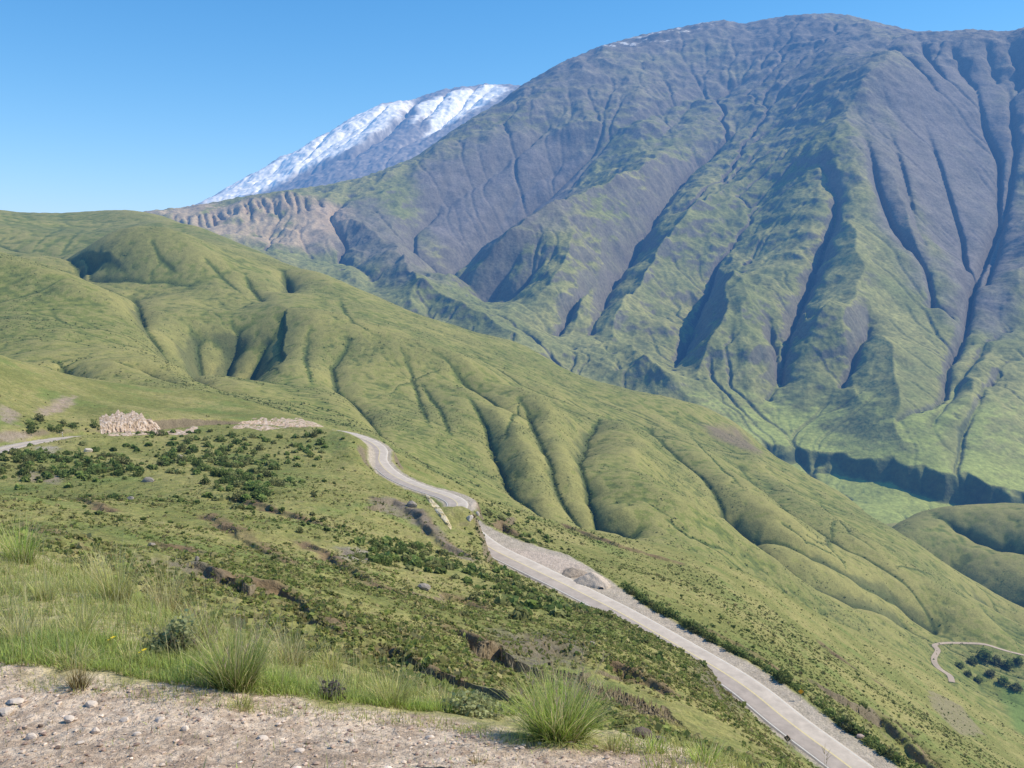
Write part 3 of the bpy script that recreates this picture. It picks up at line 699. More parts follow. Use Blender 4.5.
# ================================================================== gravel ledge and grass bank at the viewer's feet
c = [(-120,768,2.9),(0,768,2.9),(300,768,2.9),(600,768,2.95),(760,790,2.95),(1024,900,2.6),(1150,960,2.5),(-120,665,3.95),(0,670,3.9),(100,680,3.85),(200,695,3.75),(330,712,3.65),(480,718,3.9),(560,724,3.85),(640,733,3.7),(700,757,3.4),(760,780,3.2),
     (-120,590,5.6),(0,600,5.2),(0,540,7.6),(-120,520,8.0),(60,562,7.0),(130,600,5.8),(200,625,5.5),(250,648,4.9),(330,680,4.4),(420,698,4.3),(480,706,4.3),
     (-120,540,11),(0,585,11),(100,640,9.5),(200,690,8),(330,740,7),(480,780,6.5),(600,810,6),(760,860,5.2),(1024,1050,4.2),(-120,690,12.2),(0,700,12.2),(100,770,11.8),(200,850,11.5),(400,960,11),(600,1020,10.5),(800,1090,10)]
A = Sheet(c, 1.2, 12.5, .0026, tmax=.85)
x, y = A.X.astype(float), A.Y.astype(float)
gm = A.inside([(-200,900),(-200,664),(0,665),(60,672),(110,672),(160,682),(230,692),(280,700),(330,706),(420,712),(480,722),(540,738),(600,742),(660,740),(700,752),(760,775),(900,900)], .16, 3, warp=.75, wsize=.7)
A.Z += (fbm(x, y, .9, 4, .5, 130) * .035 + fbm(x, y, .16, 4, .6, 131) * (.010 + .012 * (1 - gm)) + np.maximum(0, fbm(x, y, .05, 3, .6, 132)) * .012 * gm).astype(np.float32)
n1 = fbm(x, y, .8, 4, .55, 140); n2 = fbm(x, y, .12, 4, .65, 141); n3 = fbm(x, y, .035, 3, .6, 142)
grv = mixc(shape(A, (.44, .33, .235)), (.68, .54, .40), sstep(-.3, .4, n1 * .6 + n2))
grv = mixc(grv, (.36, .26, .20), sstep(.1, .5, n3) * .6)
grv = mixc(grv, (.74, .61, .48), sstep(.25, .55, -n3 + .4 * n1) * .7)
grs = mixc(shape(A, (.31, .30, .115)), (.48, .41, .22), sstep(-.3, .4, n2 + n1))
colA = mixc(grs, grv, gm)
pk = A.inside([(38,540),(52,538),(72,552),(78,566),(60,565),(45,556)], .1, 2, warp=.12, wsize=.3)
colA = mixc(colA, (.58, .42, .34), pk)
MA = ground_mat('ledge_ground', [(.02, .7, 1.3, 4, 1), (.15, .85, 1.15, 3, 1)], [(.03, .02), (.008, .006)])
sheet_mesh(A, 'gravel_ledge', MA, colA)
keepB = B.R > 8.6
sheet_mesh(B, 'hillside', MB_, colB, keepB)
tick('near ground')
MC = ground_mat('hill_grass', [(1.6, .75, 1.25, 4, 1), (12, .88, 1.12, 4, 1)], [(4, .5)])
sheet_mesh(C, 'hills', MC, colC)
tick('hills')
# ================================================================== vegetation and the things that stand on the ground
def leaf_mat(name, tint=(1, 1, 1), rnd=.25):
    m, nt, b = newmat(name)
    at = N(nt, 'ShaderNodeVertexColor', layer_name='Col'); oi = N(nt, 'ShaderNodeObjectInfo')
    rm = N(nt, 'ShaderNodeMapRange'); rm.inputs[3].default_value = 1 - rnd; rm.inputs[4].default_value = 1 + rnd; nt.links.new(oi.outputs['Random'], rm.inputs[0])
    sc = N(nt, 'ShaderNodeVectorMath', operation='SCALE'); nt.links.new(at.outputs[0], sc.inputs[0]); nt.links.new(rm.outputs[0], sc.inputs['Scale'])
    nt.links.new(sc.outputs[0], b.inputs['Base Color']); b.inputs['Roughness'].default_value = .7
    tr = N(nt, 'ShaderNodeBsdfTranslucent'); nt.links.new(sc.outputs[0], tr.inputs['Color'])
    mx = N(nt, 'ShaderNodeMixShader'); mx.inputs[0].default_value = .45
    out = [n for n in nt.nodes if n.type == 'OUTPUT_MATERIAL'][0]
    nt.links.new(b.outputs[0], mx.inputs[1]); nt.links.new(tr.outputs[0], mx.inputs[2]); nt.links.new(mx.outputs[0], out.inputs[0])
    return m
M_blade = leaf_mat('grass_blades', rnd=.12); M_leaf = leaf_mat('shrub_leaves'); M_twig = plain('dry_twigs', (.25, .21, .16), .7, 1.3, .02)
def blades(base, length, width, az, lean, cols, seg=3, curl=.6):
    """ribbons that taper and droop; base (n,3), the rest (n,); cols (n,3,3) from foot to tip"""
    n = len(base); t = np.linspace(0, 1, seg + 1)
    ang = lean[:, None] * (1 + curl * t[None] * 1.6)                 # angle from upright grows along the blade
    ang = np.clip(ang, 0, 2.3)
    st = length[:, None] / seg
    rad = np.concatenate([np.zeros((n, 1)), np.cumsum(np.sin(ang[:, :-1]) * st, 1)], 1)
    up = np.concatenate([np.zeros((n, 1)), np.cumsum(np.cos(ang[:, :-1]) * st, 1)], 1)
    cx = base[:, None, 0] + rad * np.cos(az)[:, None]; cyy = base[:, None, 1] + rad * np.sin(az)[:, None]; cz = base[:, None, 2] + up
    tw = az + math.pi / 2 + rng.normal(0, .7, n)
    wx = np.cos(tw)[:, None] * width[:, None] * (1 - t[None]) ** .7 * .5; wy = np.sin(tw)[:, None] * width[:, None] * (1 - t[None]) ** .7 * .5
    L = np.stack([cx - wx, cyy - wy, cz], -1); R_ = np.stack([cx + wx, cyy + wy, cz], -1)
    V = np.stack([L, R_], 2).reshape(n, -1, 3)
    k = 2 * (seg + 1)
    q = np.array([[2 * i, 2 * i + 1, 2 * i + 3, 2 * i + 2] for i in range(seg)])
    Q = (np.arange(n)[:, None, None] * k + q[None]).reshape(-1, 4)
    a, b, c_ = cols[:, 0, None], cols[:, 1, None], cols[:, 2, None]
    tt = t[None, :, None]
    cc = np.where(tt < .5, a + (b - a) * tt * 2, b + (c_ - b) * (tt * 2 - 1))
    return V.reshape(-1, 3), Q, np.repeat(cc, 2, 1).reshape(-1, 3)
def blade_cols(n, foot, mid, tip, var=.22):
    f = rng.normal(1, var, (n, 1, 1)).clip(.45, 1.7)
    return np.stack([np.tile(foot, (n, 1)), np.tile(mid, (n, 1)), np.tile(tip, (n, 1))], 1) * f
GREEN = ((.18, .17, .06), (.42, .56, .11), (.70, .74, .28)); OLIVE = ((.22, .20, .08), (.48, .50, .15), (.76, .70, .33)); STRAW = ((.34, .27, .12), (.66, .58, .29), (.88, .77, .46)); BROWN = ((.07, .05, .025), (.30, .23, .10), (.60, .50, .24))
def join(parts):
    V, Q, C_ = [], [], []; o = 0
    for v, q, c_ in parts:
        V.append(v); Q.append(q + o); C_.append(c_); o += len(v)
    return np.concatenate(V), np.concatenate(Q), np.concatenate(C_)
def tuft_geo(n, rad, h, pal, lean=.55, width=.004, curl=.6, mixp=None):
    a = rng.random(n) * 2 * np.pi; rr = rad * np.sqrt(rng.random(n))
    base = np.stack([rr * np.cos(a), rr * np.sin(a), -.01 + 0 * a], 1)
    az = a + rng.normal(0, .9, n)
    ln = h * rng.uniform(.55, 1.25, n); le = np.abs(rng.normal(.15, .12, n)) + lean * (rr / rad) * rng.uniform(.2, 1.3, n)
    fl = rng.random(n) < .12; le = np.where(fl, le + rng.uniform(.4, .9, n), le); ln = np.where(fl, ln * .8, ln)
    cols = blade_cols(n, *pal)
    if mixp is not None:
        k = rng.random(n) < .25; cols[k] = blade_cols(int(k.sum()), *mixp)
    return blades(base, ln, np.full(n, width) * rng.uniform(.6, 1.4, n), az, le, cols, 4, curl)
def stalk_geo(n, rad, h, col=(.45, .36, .24)):
    """thin flowering stalks with a feathery head"""
    a = rng.random(n) * 2 * np.pi; rr = rad * np.sqrt(rng.random(n)); base = np.stack([rr * np.cos(a), rr * np.sin(a), 0 * a], 1)
    ln = h * rng.uniform(.7, 1.15, n); le = np.abs(rng.normal(.12, .12, n)) + .35 * rr / rad
    c3 = blade_cols(n, (.22, .2, .08), (.38, .32, .18), col, .15)
    out = [blades(base, ln, np.full(n, .0022), a, le, c3, 4, .35)]
    tip = out[0][0].reshape(n, 5, 2, 3).mean(2)[:, -2:]
    for k in range(7):
        f = rng.random((n, 1)); p = tip[:, 0] + (tip[:, 1] - tip[:, 0]) * (f * .95 - .1)
        m = n; out.append(blades(p, rng.uniform(.025, .05, m), np.full(m, .003), rng.random(m) * 6.28, rng.uniform(.3, .9, m), blade_cols(m, col, col, tuple(x * 1.2 for x in col), .15), 2, .3))
    return join(out)
def put(Sh, o, px, py, sink=0.0):
    q = Sh.hit(px, py); o.location = (q[0], q[1], float(Sh.height(q[0], q[1])) - sink); return q
def pxsize(q, z=-1.8):                                     # metres per photo pixel at a point
    return (q[1] * cp - z * sp) / F
# ---- grass tussocks on the bank and along the edge of the gravel
TUFTS = [  # foot px, foot py, width px, height px, palette, blades, label
    (558,738,96,62,GREEN,1500,'large bright green tussock with feathery dry stalks at the gravel edge'),
    (236,688,74,62,((.07, .05, .02), (.27, .36, .08), (.58, .60, .22)),620,'dark footed green tussock standing alone where bank meets gravel on the left'),
    (22,562,50,44,GREEN,320,'green tussock at the left edge of the picture beside the pink bare soil'),
    (79,688,30,27,BROWN,150,'small brown tuft with a dark foot at the edge of the gravel'),
    (241,708,36,20,OLIVE,150,'short grey green tuft on the gravel in front of the dark footed tussock'),
    (291,664,52,42,STRAW,200,'pale wispy tussock to the right of the dark footed tussock'),
    (72,664,84,26,STRAW,260,'flattened pale tussock with arching blades above the small brown tuft'),
    (118,602,48,56,OLIVE,230,'tall thin olive tussock on the bank below the pink bare soil'),
    (166,610,50,52,STRAW,220,'straw coloured tussock right behind the grey green bush'),
    (392,704,56,38,OLIVE,260,'olive tussock with yellow base at the middle of the gravel edge'),
    (478,764,24,13,BROWN,90,'tiny brown tuft alone on the gravel below the large bright tussock'),
    (612,752,40,14,BROWN,140,'low brown tuft right of the large bright tussock'),
    (654,752,40,22,GREEN,160,'small bright green tuft beside the dark clods of earth'),
    (704,764,44,28,GREEN,200,'green tuft at the bottom edge right of the dark clods'),
    (280,690,36,30,GREEN,180,'leafy green tuft between the dark footed tussock and the grey twiggy shrub'),
    (185,692,20,9,BROWN,70,'low brown tuft in the short grass at the gravel edge'),
    (205,640,46,50,OLIVE,220,'olive tussock between the grey green bush and the dark footed tussock'),
    (80,636,40,32,OLIVE,170,'olive tussock leaning over in the lower part of the bank'),
    (44,600,34,30,OLIVE,150,'small olive tussock under the pink bare soil'),
    (96,578,36,34,STRAW,150,'thin straw tussock right of the pink bare soil'),
    (330,668,40,30,OLIVE,160,'olive tussock on the bank edge right of the pale wispy tussock'),
    (20,640,44,30,STRAW,170,'pale tussock low on the bank at the left edge of the picture'),
    (134,662,34,24,OLIVE,140,'short olive tussock beside the yellow wildflowers'),
    (440,706,40,22,STRAW,150,'short straw tussock left of the silvery low shrub'),
    (780,772,40,20,GREEN,160,'bright green tuft at the bottom edge below the dark road sign'),
]
for px, py, wpx, hpx, pal, n, lab in TUFTS:
    q = A.hit(px, py); m = pxsize(q)
    wid, h = wpx * m, hpx * m
    big = n > 250
    lean = float(np.clip(.75 * wid / (2 * h), .25, 1.1))
    o = mesh_from('grass_tussock', *tuft_geo(n, wid * .22, h * 1.12, pal, lean, .004, .7, STRAW if pal is not STRAW else OLIVE)[:2], M_blade)
    o.data.color_attributes.new('Col', 'FLOAT_COLOR', 'POINT')
    bpy.data.objects.remove(o)
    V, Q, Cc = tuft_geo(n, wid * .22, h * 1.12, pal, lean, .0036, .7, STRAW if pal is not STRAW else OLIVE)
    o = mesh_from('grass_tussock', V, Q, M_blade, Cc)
    put(A, o, px, py, .01); tag(o, lab, 'grass tussock', 'tussocks of grass on the bank and gravel edge')
    if n >= 500:
        V, Q, Cc = stalk_geo(34 if n > 600 else 8, wid * .2, h * (1.45 if n > 600 else 1.15)); mesh_from('seed_stalks', V, Q, M_blade, Cc, parent=o)
# a spray of tall thin stalks right at the bottom edge, against the road
q = A.hit(826, 790); o = mesh_from('stalk_clump', *[np.asarray(v) for v in stalk_geo(14, .10, .26)][:2], M_blade); bpy.data.objects.remove(o)
V, Q, Cc = stalk_geo(7, .10, .22); o = mesh_from('stalk_clump', V, Q, M_blade, Cc); put(A, o, 826, 800, .02); tag(o, 'clump of tall thin dry stalks at the bottom edge in front of the road', 'dry grass')
# ---- the meadow between them: uncounted blades
def cover(name, Sh, poly, n, hrange, width, pals, wts, seg=2, clump=None, lean=.5):
    """n blades over a patch given by a photo outline"""
    W = Sh.world(poly); lo, hi = W.min(0), W.max(0)
    pts = []
    while sum(len(p) for p in pts) < n:
        p = lo + rng.random((n, 2)) * (hi - lo); ins = np.zeros(n, bool)
        for a, b in zip(W, np.roll(W, -1, 0)):
            c_ = (a[1] > p[:, 1]) != (b[1] > p[:, 1]); ins ^= c_ & (p[:, 0] < (b[0] - a[0]) * (p[:, 1] - a[1]) / (b[1] - a[1] + 1e-12) + a[0])
        if clump: ins &= fbm(p[:, 0], p[:, 1], clump, 3, .6, 77) > rng.uniform(-.55, .25, n)
        pts.append(p[ins])
    p = np.concatenate(pts)[:n]; n = len(p)
    base = np.stack([p[:, 0], p[:, 1], Sh.height(p[:, 0], p[:, 1]) - .005], 1)
    cols = np.zeros((n, 3, 3)); pick = np.clip(np.searchsorted(np.cumsum(wts), rng.random(n) * .6 + .4 * sstep(-.5, .5, fbm(p[:, 0], p[:, 1], .7, 3, .5, 88))), 0, len(pals) - 1)
    for k, pal in enumerate(pals):
        m = pick == k; cols[m] = blade_cols(int(m.sum()), *pal)
    hh = rng.uniform(*hrange, n) * (1 + .6 * fbm(p[:, 0], p[:, 1], .6, 3, .5, 78))
    return (name,) + blades(base, hh, np.full(n, width) * rng.uniform(.6, 1.4, n), rng.random(n) * 6.28, np.abs(rng.normal(lean * .6, lean * .5, n)), cols, seg)
SHORT = ((.28, .27, .10), (.44, .53, .15), (.62, .64, .26))
bankp = [(-150,535),(0,530),(40,535),(80,565),(130,590),(200,618),(260,645),(330,672),(420,694),(480,702),(500,712),(470,716),(420,710),(330,704),(250,694),(165,684),(110,672),(60,672),(0,666),(-150,668)]
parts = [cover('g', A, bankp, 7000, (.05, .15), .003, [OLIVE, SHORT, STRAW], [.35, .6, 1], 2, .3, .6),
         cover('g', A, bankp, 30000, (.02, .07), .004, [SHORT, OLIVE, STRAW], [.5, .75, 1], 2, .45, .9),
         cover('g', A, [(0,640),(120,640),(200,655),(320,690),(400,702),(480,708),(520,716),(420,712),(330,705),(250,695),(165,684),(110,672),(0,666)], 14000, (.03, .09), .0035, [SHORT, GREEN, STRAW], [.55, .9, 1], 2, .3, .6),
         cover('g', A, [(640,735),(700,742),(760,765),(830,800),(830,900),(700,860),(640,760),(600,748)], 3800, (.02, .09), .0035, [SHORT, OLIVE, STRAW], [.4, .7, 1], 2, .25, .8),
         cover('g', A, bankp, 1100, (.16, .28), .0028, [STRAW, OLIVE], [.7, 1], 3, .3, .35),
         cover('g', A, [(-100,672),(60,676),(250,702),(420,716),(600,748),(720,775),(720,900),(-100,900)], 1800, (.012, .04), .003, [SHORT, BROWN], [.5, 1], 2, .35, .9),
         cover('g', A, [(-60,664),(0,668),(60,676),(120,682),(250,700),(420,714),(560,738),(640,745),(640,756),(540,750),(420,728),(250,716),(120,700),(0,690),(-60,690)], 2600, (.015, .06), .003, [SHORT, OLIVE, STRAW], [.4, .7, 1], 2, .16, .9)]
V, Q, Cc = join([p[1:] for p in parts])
tag(mesh_from('meadow_grass', V, Q, M_blade, Cc), kind='stuff')
tick('grass')
# ---- stones and gravel
def stone_geo(seed, sub=2):
    import bmesh
    bm = bmesh.new(); bmesh.ops.create_icosphere(bm, subdivisions=sub, radius=1)
    r_ = np.random.default_rng(seed); ax = r_.normal(0, 1, (9, 3)); ax /= np.linalg.norm(ax, axis=1)[:, None]; off = r_.uniform(.45, .95, 9)
    for v in bm.verts:
        p = np.array(v.co)
        for a, o_ in zip(ax, off):
            e = p @ a - o_
            if e > 0: p = p - a * e * .9
        v.co = p * (1 + .05 * r_.normal())
    V = np.array([v.co[:] for v in bm.verts]); Fq = np.array([[v.index for v in f.verts] for f in bm.faces]); bm.free(); return V, Fq
M_stone = plain('pale_stone', (.66, .56, .46), .8, 1.15, .03, bump=.004); M_dark = plain('dark_earth', (.17, .13, .105), .6, 1.3, .02, bump=.01); M_grey = plain('grey_rock', (.33, .285, .235), .7, 1.2, .4, bump=.1); M_pink = plain('pinkish_rock', (.52, .39, .32), .7, 1.2, .5, bump=.1)
STV = [stone_geo(s) for s in range(6)]
def stone(name, Sh, px, py, wpx, hpx, mat, lab, cat='stone', group=None, k=0, sinkf=.3):
    q = Sh.hit(px, py); m = pxsize(q, float(Sh.height(*q)))
    V, Fq = STV[k % 6]; s_ = np.array([wpx * m / 2, wpx * m / 2 * .8, hpx * m / 2])
    a = k * 1.3; Rm = np.array([[math.cos(a), -math.sin(a), 0], [math.sin(a), math.cos(a), 0], [0, 0, 1]])
    o = mesh_from(name, (V @ Rm.T) * s_, Fq, mat, smooth=False); o.location = (q[0], q[1], float(Sh.height(*q)) + s_[2] * (1 - 2 * sinkf)); tag(o, lab, cat, group); return o
GS = 'pale stones lying on the gravel'
for k, (px, py, w_, h_, lab) in enumerate([(6,714,17,9,'large pale flat stone at the left edge of the gravel'),(14,703,20,7,'pale flat stone behind the large stone at the left edge'),(31,739,12,9,'white stone low on the gravel at the left'),(69,721,13,8,'white stone left of the middle of the gravel, near a patch of moss'),
        (91,706,13,8,'white stone just below the small brown tuft'),(124,721,10,6,'small white stone on the middle of the left gravel'),(96,733,9,8,'blunt pale stone near the low tuft on the gravel'),(160,721,12,6,'pale angular stone pointing toward the dark footed tussock'),
        (186,730,10,7,'pale stone right of the angular stone'),(80,744,10,4,'flat pale stone near the bottom of the gravel'),(137,735,9,5,'small pale stone below the middle of the gravel'),(262,740,14,6,'pale stone on the bright strip of gravel'),(300,752,12,6,'pale stone low on the gravel left of the middle'),
        (352,742,10,5,'pale pebble on the gravel under the olive tussock'),(430,738,10,5,'pale pebble on the gravel left of the large tussock')]):
    stone('stone', A, px, py, w_, h_, M_stone, lab, 'stone', GS, k)
for k, (px, py, w_, h_, lab) in enumerate([(40,727,6,5,'small dark stone among the pale gravel at left'),(648,724,15,7,'dark flat clod of earth topmost on the gravel edge at right'),(642,738,24,15,'broad brown clod of earth right of the large tussock'),(660,742,14,9,'lesser clod of earth at the right foot of the broad clod')]):
    stone('earth_clod' if k else 'stone', A, px, py, w_, h_, M_dark, lab, 'clod' if k else 'stone', None, k + 1)
gp = A.world([(-140,674),(0,674),(120,684),(250,700),(420,715),(600,746),(760,790),(760,900),(-140,900)])
def scatter_in(W, n):
    lo, hi = W.min(0), W.max(0); p = lo + rng.random((n, 2)) * (hi - lo); ins = np.zeros(n, bool)
    for a, b in zip(W, np.roll(W, -1, 0)):
        c_ = (a[1] > p[:, 1]) != (b[1] > p[:, 1]); ins ^= c_ & (p[:, 0] < (b[0] - a[0]) * (p[:, 1] - a[1]) / (b[1] - a[1] + 1e-12) + a[0])
    return p[ins]
p = scatter_in(gp, 12000); n = len(p)
v0, f0 = stone_geo(3, 1)
sz = .0032 * np.exp(rng.normal(0, .7, n)).clip(.4, 4.5); an = rng.random(n) * 6.28
R2 = np.stack([np.stack([np.cos(an), -np.sin(an)], 1), np.stack([np.sin(an), np.cos(an)], 1)], 1)
vv = np.empty((n, len(v0), 3)); vv[..., :2] = np.einsum('nij,kj->nki', R2, v0[:, :2]) * sz[:, None, None]; vv[..., 2] = v0[None, :, 2] * sz[:, None] * .6
vv[..., :2] += p[:, None]; vv[..., 2] += (A.height(p[:, 0], p[:, 1]) + sz * .25)[:, None]
pc = np.array([(.56, .43, .33), (.72, .58, .45), (.34, .24, .19), (.50, .37, .28)])[rng.integers(0, 4, n)] * rng.normal(1, .15, (n, 1))
MGr = ground_mat('loose_gravel', [(.01, .85, 1.15, 2, 1)])
tag(mesh_from('loose_gravel', vv.reshape(-1, 3), (np.arange(n)[:, None, None] * len(v0) + f0[None]).reshape(-1, 3), MGr, np.repeat(pc, len(v0), 0), smooth=False), kind='stuff')
# ---- shrubs
def crown_geo(n, w_, h_, leaf, pal, seed, hollow=.55):
    g = np.random.default_rng(seed); d = g.normal(0, 1, (n, 3)); d /= np.linalg.norm(d, axis=1)[:, None]
    d[:, 2] = np.abs(d[:, 2]) * 1.0 - .12
    lump = 1 + .30 * np.sin(d[:, 0] * 5 + seed) * np.cos(d[:, 1] * 4 + 2 * seed) + .18 * np.sin(9 * d[:, 2] + 3 * d[:, 0])
    rr = (hollow + (1 - hollow) * g.random(n) ** .5) * lump
    p = d * rr[:, None] * np.array([w_ / 2, w_ / 2, h_])
    p[:, 2] = np.maximum(p[:, 2], .02)
    a = g.normal(0, 1, (n, 3)) + d * .9; a /= np.linalg.norm(a, axis=1)[:, None]
    t1 = np.cross(a, g.normal(0, 1, (n, 3))); t1 /= np.linalg.norm(t1, axis=1)[:, None]; t2 = np.cross(a, t1)
    s_ = leaf * g.uniform(.6, 1.4, n)[:, None]
    V = np.stack([p - t1 * s_, p + t2 * s_ * .7, p + t1 * s_, p - t2 * s_ * .7], 1)
    Q = np.arange(4 * n).reshape(n, 4)
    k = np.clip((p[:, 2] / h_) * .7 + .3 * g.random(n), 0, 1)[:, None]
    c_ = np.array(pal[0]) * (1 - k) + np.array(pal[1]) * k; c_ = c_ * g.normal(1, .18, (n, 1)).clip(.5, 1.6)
    return V.reshape(-1, 3), Q, np.repeat(c_, 4, 0)
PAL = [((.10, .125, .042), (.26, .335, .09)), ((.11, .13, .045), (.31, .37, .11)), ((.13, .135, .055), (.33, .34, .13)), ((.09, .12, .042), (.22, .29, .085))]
SH = []
for k in range(8):
    V, Q, Cc = crown_geo(330, 1.0, .72 + .08 * (k % 3), .075, PAL[k % 4], k)
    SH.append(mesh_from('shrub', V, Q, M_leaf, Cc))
used_proto = [False] * 8
def inpoly(poly, n):
    P_ = np.array(poly, float); return scatter_in(P_, n)
ZONES = [  # photo outline, how many, size range m, group, label
    ([(132,432),(165,434),(205,436),(262,436),(330,430),(325,442),(285,470),(262,500),(246,508),(225,490),(185,468),(150,452)], 110, (2.0, 3.6), 'dense green shrubs below the middle stretch of road', 'green shrub in the dense patch below the pale rock cuttings'),
    ([(0,455),(20,447),(40,452),(60,458),(100,455),(150,462),(140,480),(80,478),(40,478),(0,478)], 50, (1.8, 3.4), 'green shrubs under the road on the left', 'green shrub on the slope under the road bend at left'),
    ([(20,424),(60,418),(100,424),(102,436),(60,430),(40,434),(20,430)], 16, (2.0, 3.6), 'shrubs above the road on the left', 'dark shrub on the cut slope above the road at left'),
    ([(370,545),(420,545),(470,562),(460,572),(420,572),(380,560)], 24, (1.3, 2.4), 'shrubs on the slope below the road bend', 'low green shrub in the hollow under the grey rocky bank'),
    ([(480,575),(520,585),(575,602),(560,612),(500,606),(480,596)], 26, (1.0, 1.9), 'shrubs along the inner edge of the road', 'green shrub bordering the inner edge of the road'),
    ([(560,556),(600,553),(640,576),(700,612),(760,650),(815,690),(860,725),(905,760),(885,768),(840,735),(790,690),(735,655),(680,620),(625,590)], 120, (1.3, 2.8), 'bushy shrubs along the outer shoulder of the lower road', 'leafy shrub in the thicket along the outer shoulder of the road'),
    ([(375,446),(392,450),(405,472),(445,482),(470,490),(465,496),(420,482),(396,474)], 22, (.9, 1.8), 'shrubs along the road beside the upper bend', 'small dark shrub on the outer edge of the upper bend'),
    ([(470,500),(500,502),(560,530),(600,545),(560,550),(510,540),(480,520)], 34, (1.1, 2.2), 'shrubs on the slope behind the gravel pull-out', 'dark shrub on the slope behind the gravel pull-out'),
    ([(640,560),(720,585),(800,625),(880,680),(940,730),(900,735),(830,690),(740,640),(650,585)], 70, (1.1, 2.2), 'scattered shrubs on the slope beyond the road', 'scattered dark shrub on the open slope beyond the road'),
    ([(210,480),(250,495),(330,520),(360,530),(350,545),(280,530),(220,505)], 26, (.8, 1.6), 'shrubs along the upper eroded banks', 'small green shrub beside an eroded bank on the near slope'),
    ([(60,485),(150,500),(230,530),(300,560),(260,560),(150,530),(60,505)], 22, (.6, 1.2), 'small bushes on the near slope', 'small dull green bush on the open near slope'),
]
cand = []
_wl = np.interp(np.linspace(0, 1, len(RC)), np.linspace(0, 1, 120), wl); _pj = project(RC[:, 0], RC[:, 1], RC[:, 2])
_ok = np.nonzero((np.arange(len(RC)) > 250) & (_pj[0] > 590) & (_pj[0] < 900))[0]
for k in range(125):
    i = int(rng.choice(_ok)); o_ = HW * WS[i] + _wl[i] + .7 + abs(rng.normal(0, 2.6)); q = RC[i, :2] + RN[i] * o_; s_ = rng.uniform(2.0, 3.6)
    cand.append((s_ / q[1] * 1.5, s_, q, 'bushy shrubs along the outer shoulder of the lower road', 'leafy shrub in the thicket along the outer shoulder of the road'))
for poly, n, sr, grp, lab in ZONES:
    if 'thicket' in lab: continue
    pts = inpoly(poly, n * 12); rng.shuffle(pts); pts = pts[:n] + rng.normal(0, 1, (min(n, len(pts)), 2)) * (7, 3.5)
    for px, py in pts:
        q = B.hit(px, py, 0, 20)
        if road_m[int(np.clip((math.log(math.hypot(*q)) - B.lr[0]) / B.cell, 0, B.nr - 1)), int(np.clip((math.atan2(q[0], q[1]) - B.th[0]) / (B.th[1] - B.th[0]), 0, B.nt - 1))] > .15: continue
        s_ = rng.uniform(*sr); cand.append((s_ / q[1], s_, q, grp, lab))
_sg = [B.hit(787, 747), B.hit(800.5, 700.5)]
cand = [t for t in cand if min(np.hypot(*(t[2] - s_)) for s_ in _sg) > 3.0 or t[2][1] > _sg[1][1] + 1.5]
cand.sort(key=lambda t: -t[0])
extra = cand[290:]
for k, (_, s_, q, grp, lab) in enumerate(cand[:290]):
    j = int(rng.integers(0, 8)); o = SH[j]
    if used_proto[j]:
        o = SH[j].copy(); COL.objects.link(o)
    used_proto[j] = True
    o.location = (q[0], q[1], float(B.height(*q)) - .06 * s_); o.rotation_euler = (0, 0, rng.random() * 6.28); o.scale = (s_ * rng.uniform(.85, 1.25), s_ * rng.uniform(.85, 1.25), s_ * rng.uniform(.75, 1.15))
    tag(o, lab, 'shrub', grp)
for j in range(8):
    if not used_proto[j]: bpy.data.objects.remove(SH[j])
def scrub(name, Sh, pts, size, leaves, pals, kind='stuff'):
    """many small clumps as one mass"""
    n = len(pts); g = rng
    base = np.stack([pts[:, 0], pts[:, 1], Sh.height(pts[:, 0], pts[:, 1])], 1)
    d = g.normal(0, 1, (n, leaves, 3)); d /= np.linalg.norm(d, axis=2)[..., None]; d[..., 2] = np.abs(d[..., 2])
    p = base[:, None] + d * (size[:, None] * g.uniform(.4, 1, (n, leaves)))[..., None] * np.array([.55, .55, .6])
    a = g.normal(0, 1, (n, leaves, 3)) + d; a /= np.linalg.norm(a, axis=2)[..., None]
    t1 = np.cross(a, g.normal(0, 1, (n, leaves, 3))); t1 /= np.linalg.norm(t1, axis=2)[..., None]; t2 = np.cross(a, t1)
    s_ = (size[:, None] * g.uniform(.14, .34, (n, leaves)))[..., None]
    V = np.stack([p - t1 * s_, p + t2 * s_, p + t1 * s_, p - t2 * s_], 2).reshape(-1, 3)
    Q = np.arange(len(V)).reshape(-1, 4)
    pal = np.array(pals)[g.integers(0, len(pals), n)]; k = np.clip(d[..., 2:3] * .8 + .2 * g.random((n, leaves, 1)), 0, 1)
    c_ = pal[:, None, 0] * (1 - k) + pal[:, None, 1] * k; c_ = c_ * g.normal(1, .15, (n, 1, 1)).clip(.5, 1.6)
    o = mesh_from(name, V, Q, M_leaf, np.repeat(c_.reshape(-1, 3), 4, 0)); o['kind'] = kind; return o
# low scrub and grass clumps all over the near slope, denser in patches
th = rng.uniform(-.62, .62, 150000); lr = np.log(rng.uniform(0, 1, 150000) * (430 - 12) + 12) * .6 + .4 * rng.uniform(math.log(12), math.log(430), 150000)
pts = np.stack([np.exp(lr) * np.sin(th), np.exp(lr) * np.cos(th)], 1)
dn = fbm(pts[:, 0], pts[:, 1], 35, 4, .55, 210) + .6 * fbm(pts[:, 0], pts[:, 1], 7, 3, .6, 211)
def rm_at(p):
    i = np.clip((np.log(np.hypot(p[:, 0], p[:, 1])) - B.lr[0]) / B.cell, 0, B.nr - 1).astype(int); j = np.clip((np.arctan2(p[:, 0], p[:, 1]) - B.th[0]) / (B.th[1] - B.th[0]), 0, B.nt - 1).astype(int)
    return road_m[i, j]
ok = rm_at(pts) < .1
ok &= np.hypot(pts[:, 0] - B.hit(787, 747)[0], pts[:, 1] - B.hit(787, 747)[1]) > 3.5
g1_ = ok & (dn > rng.uniform(-.3, .6, len(pts)))
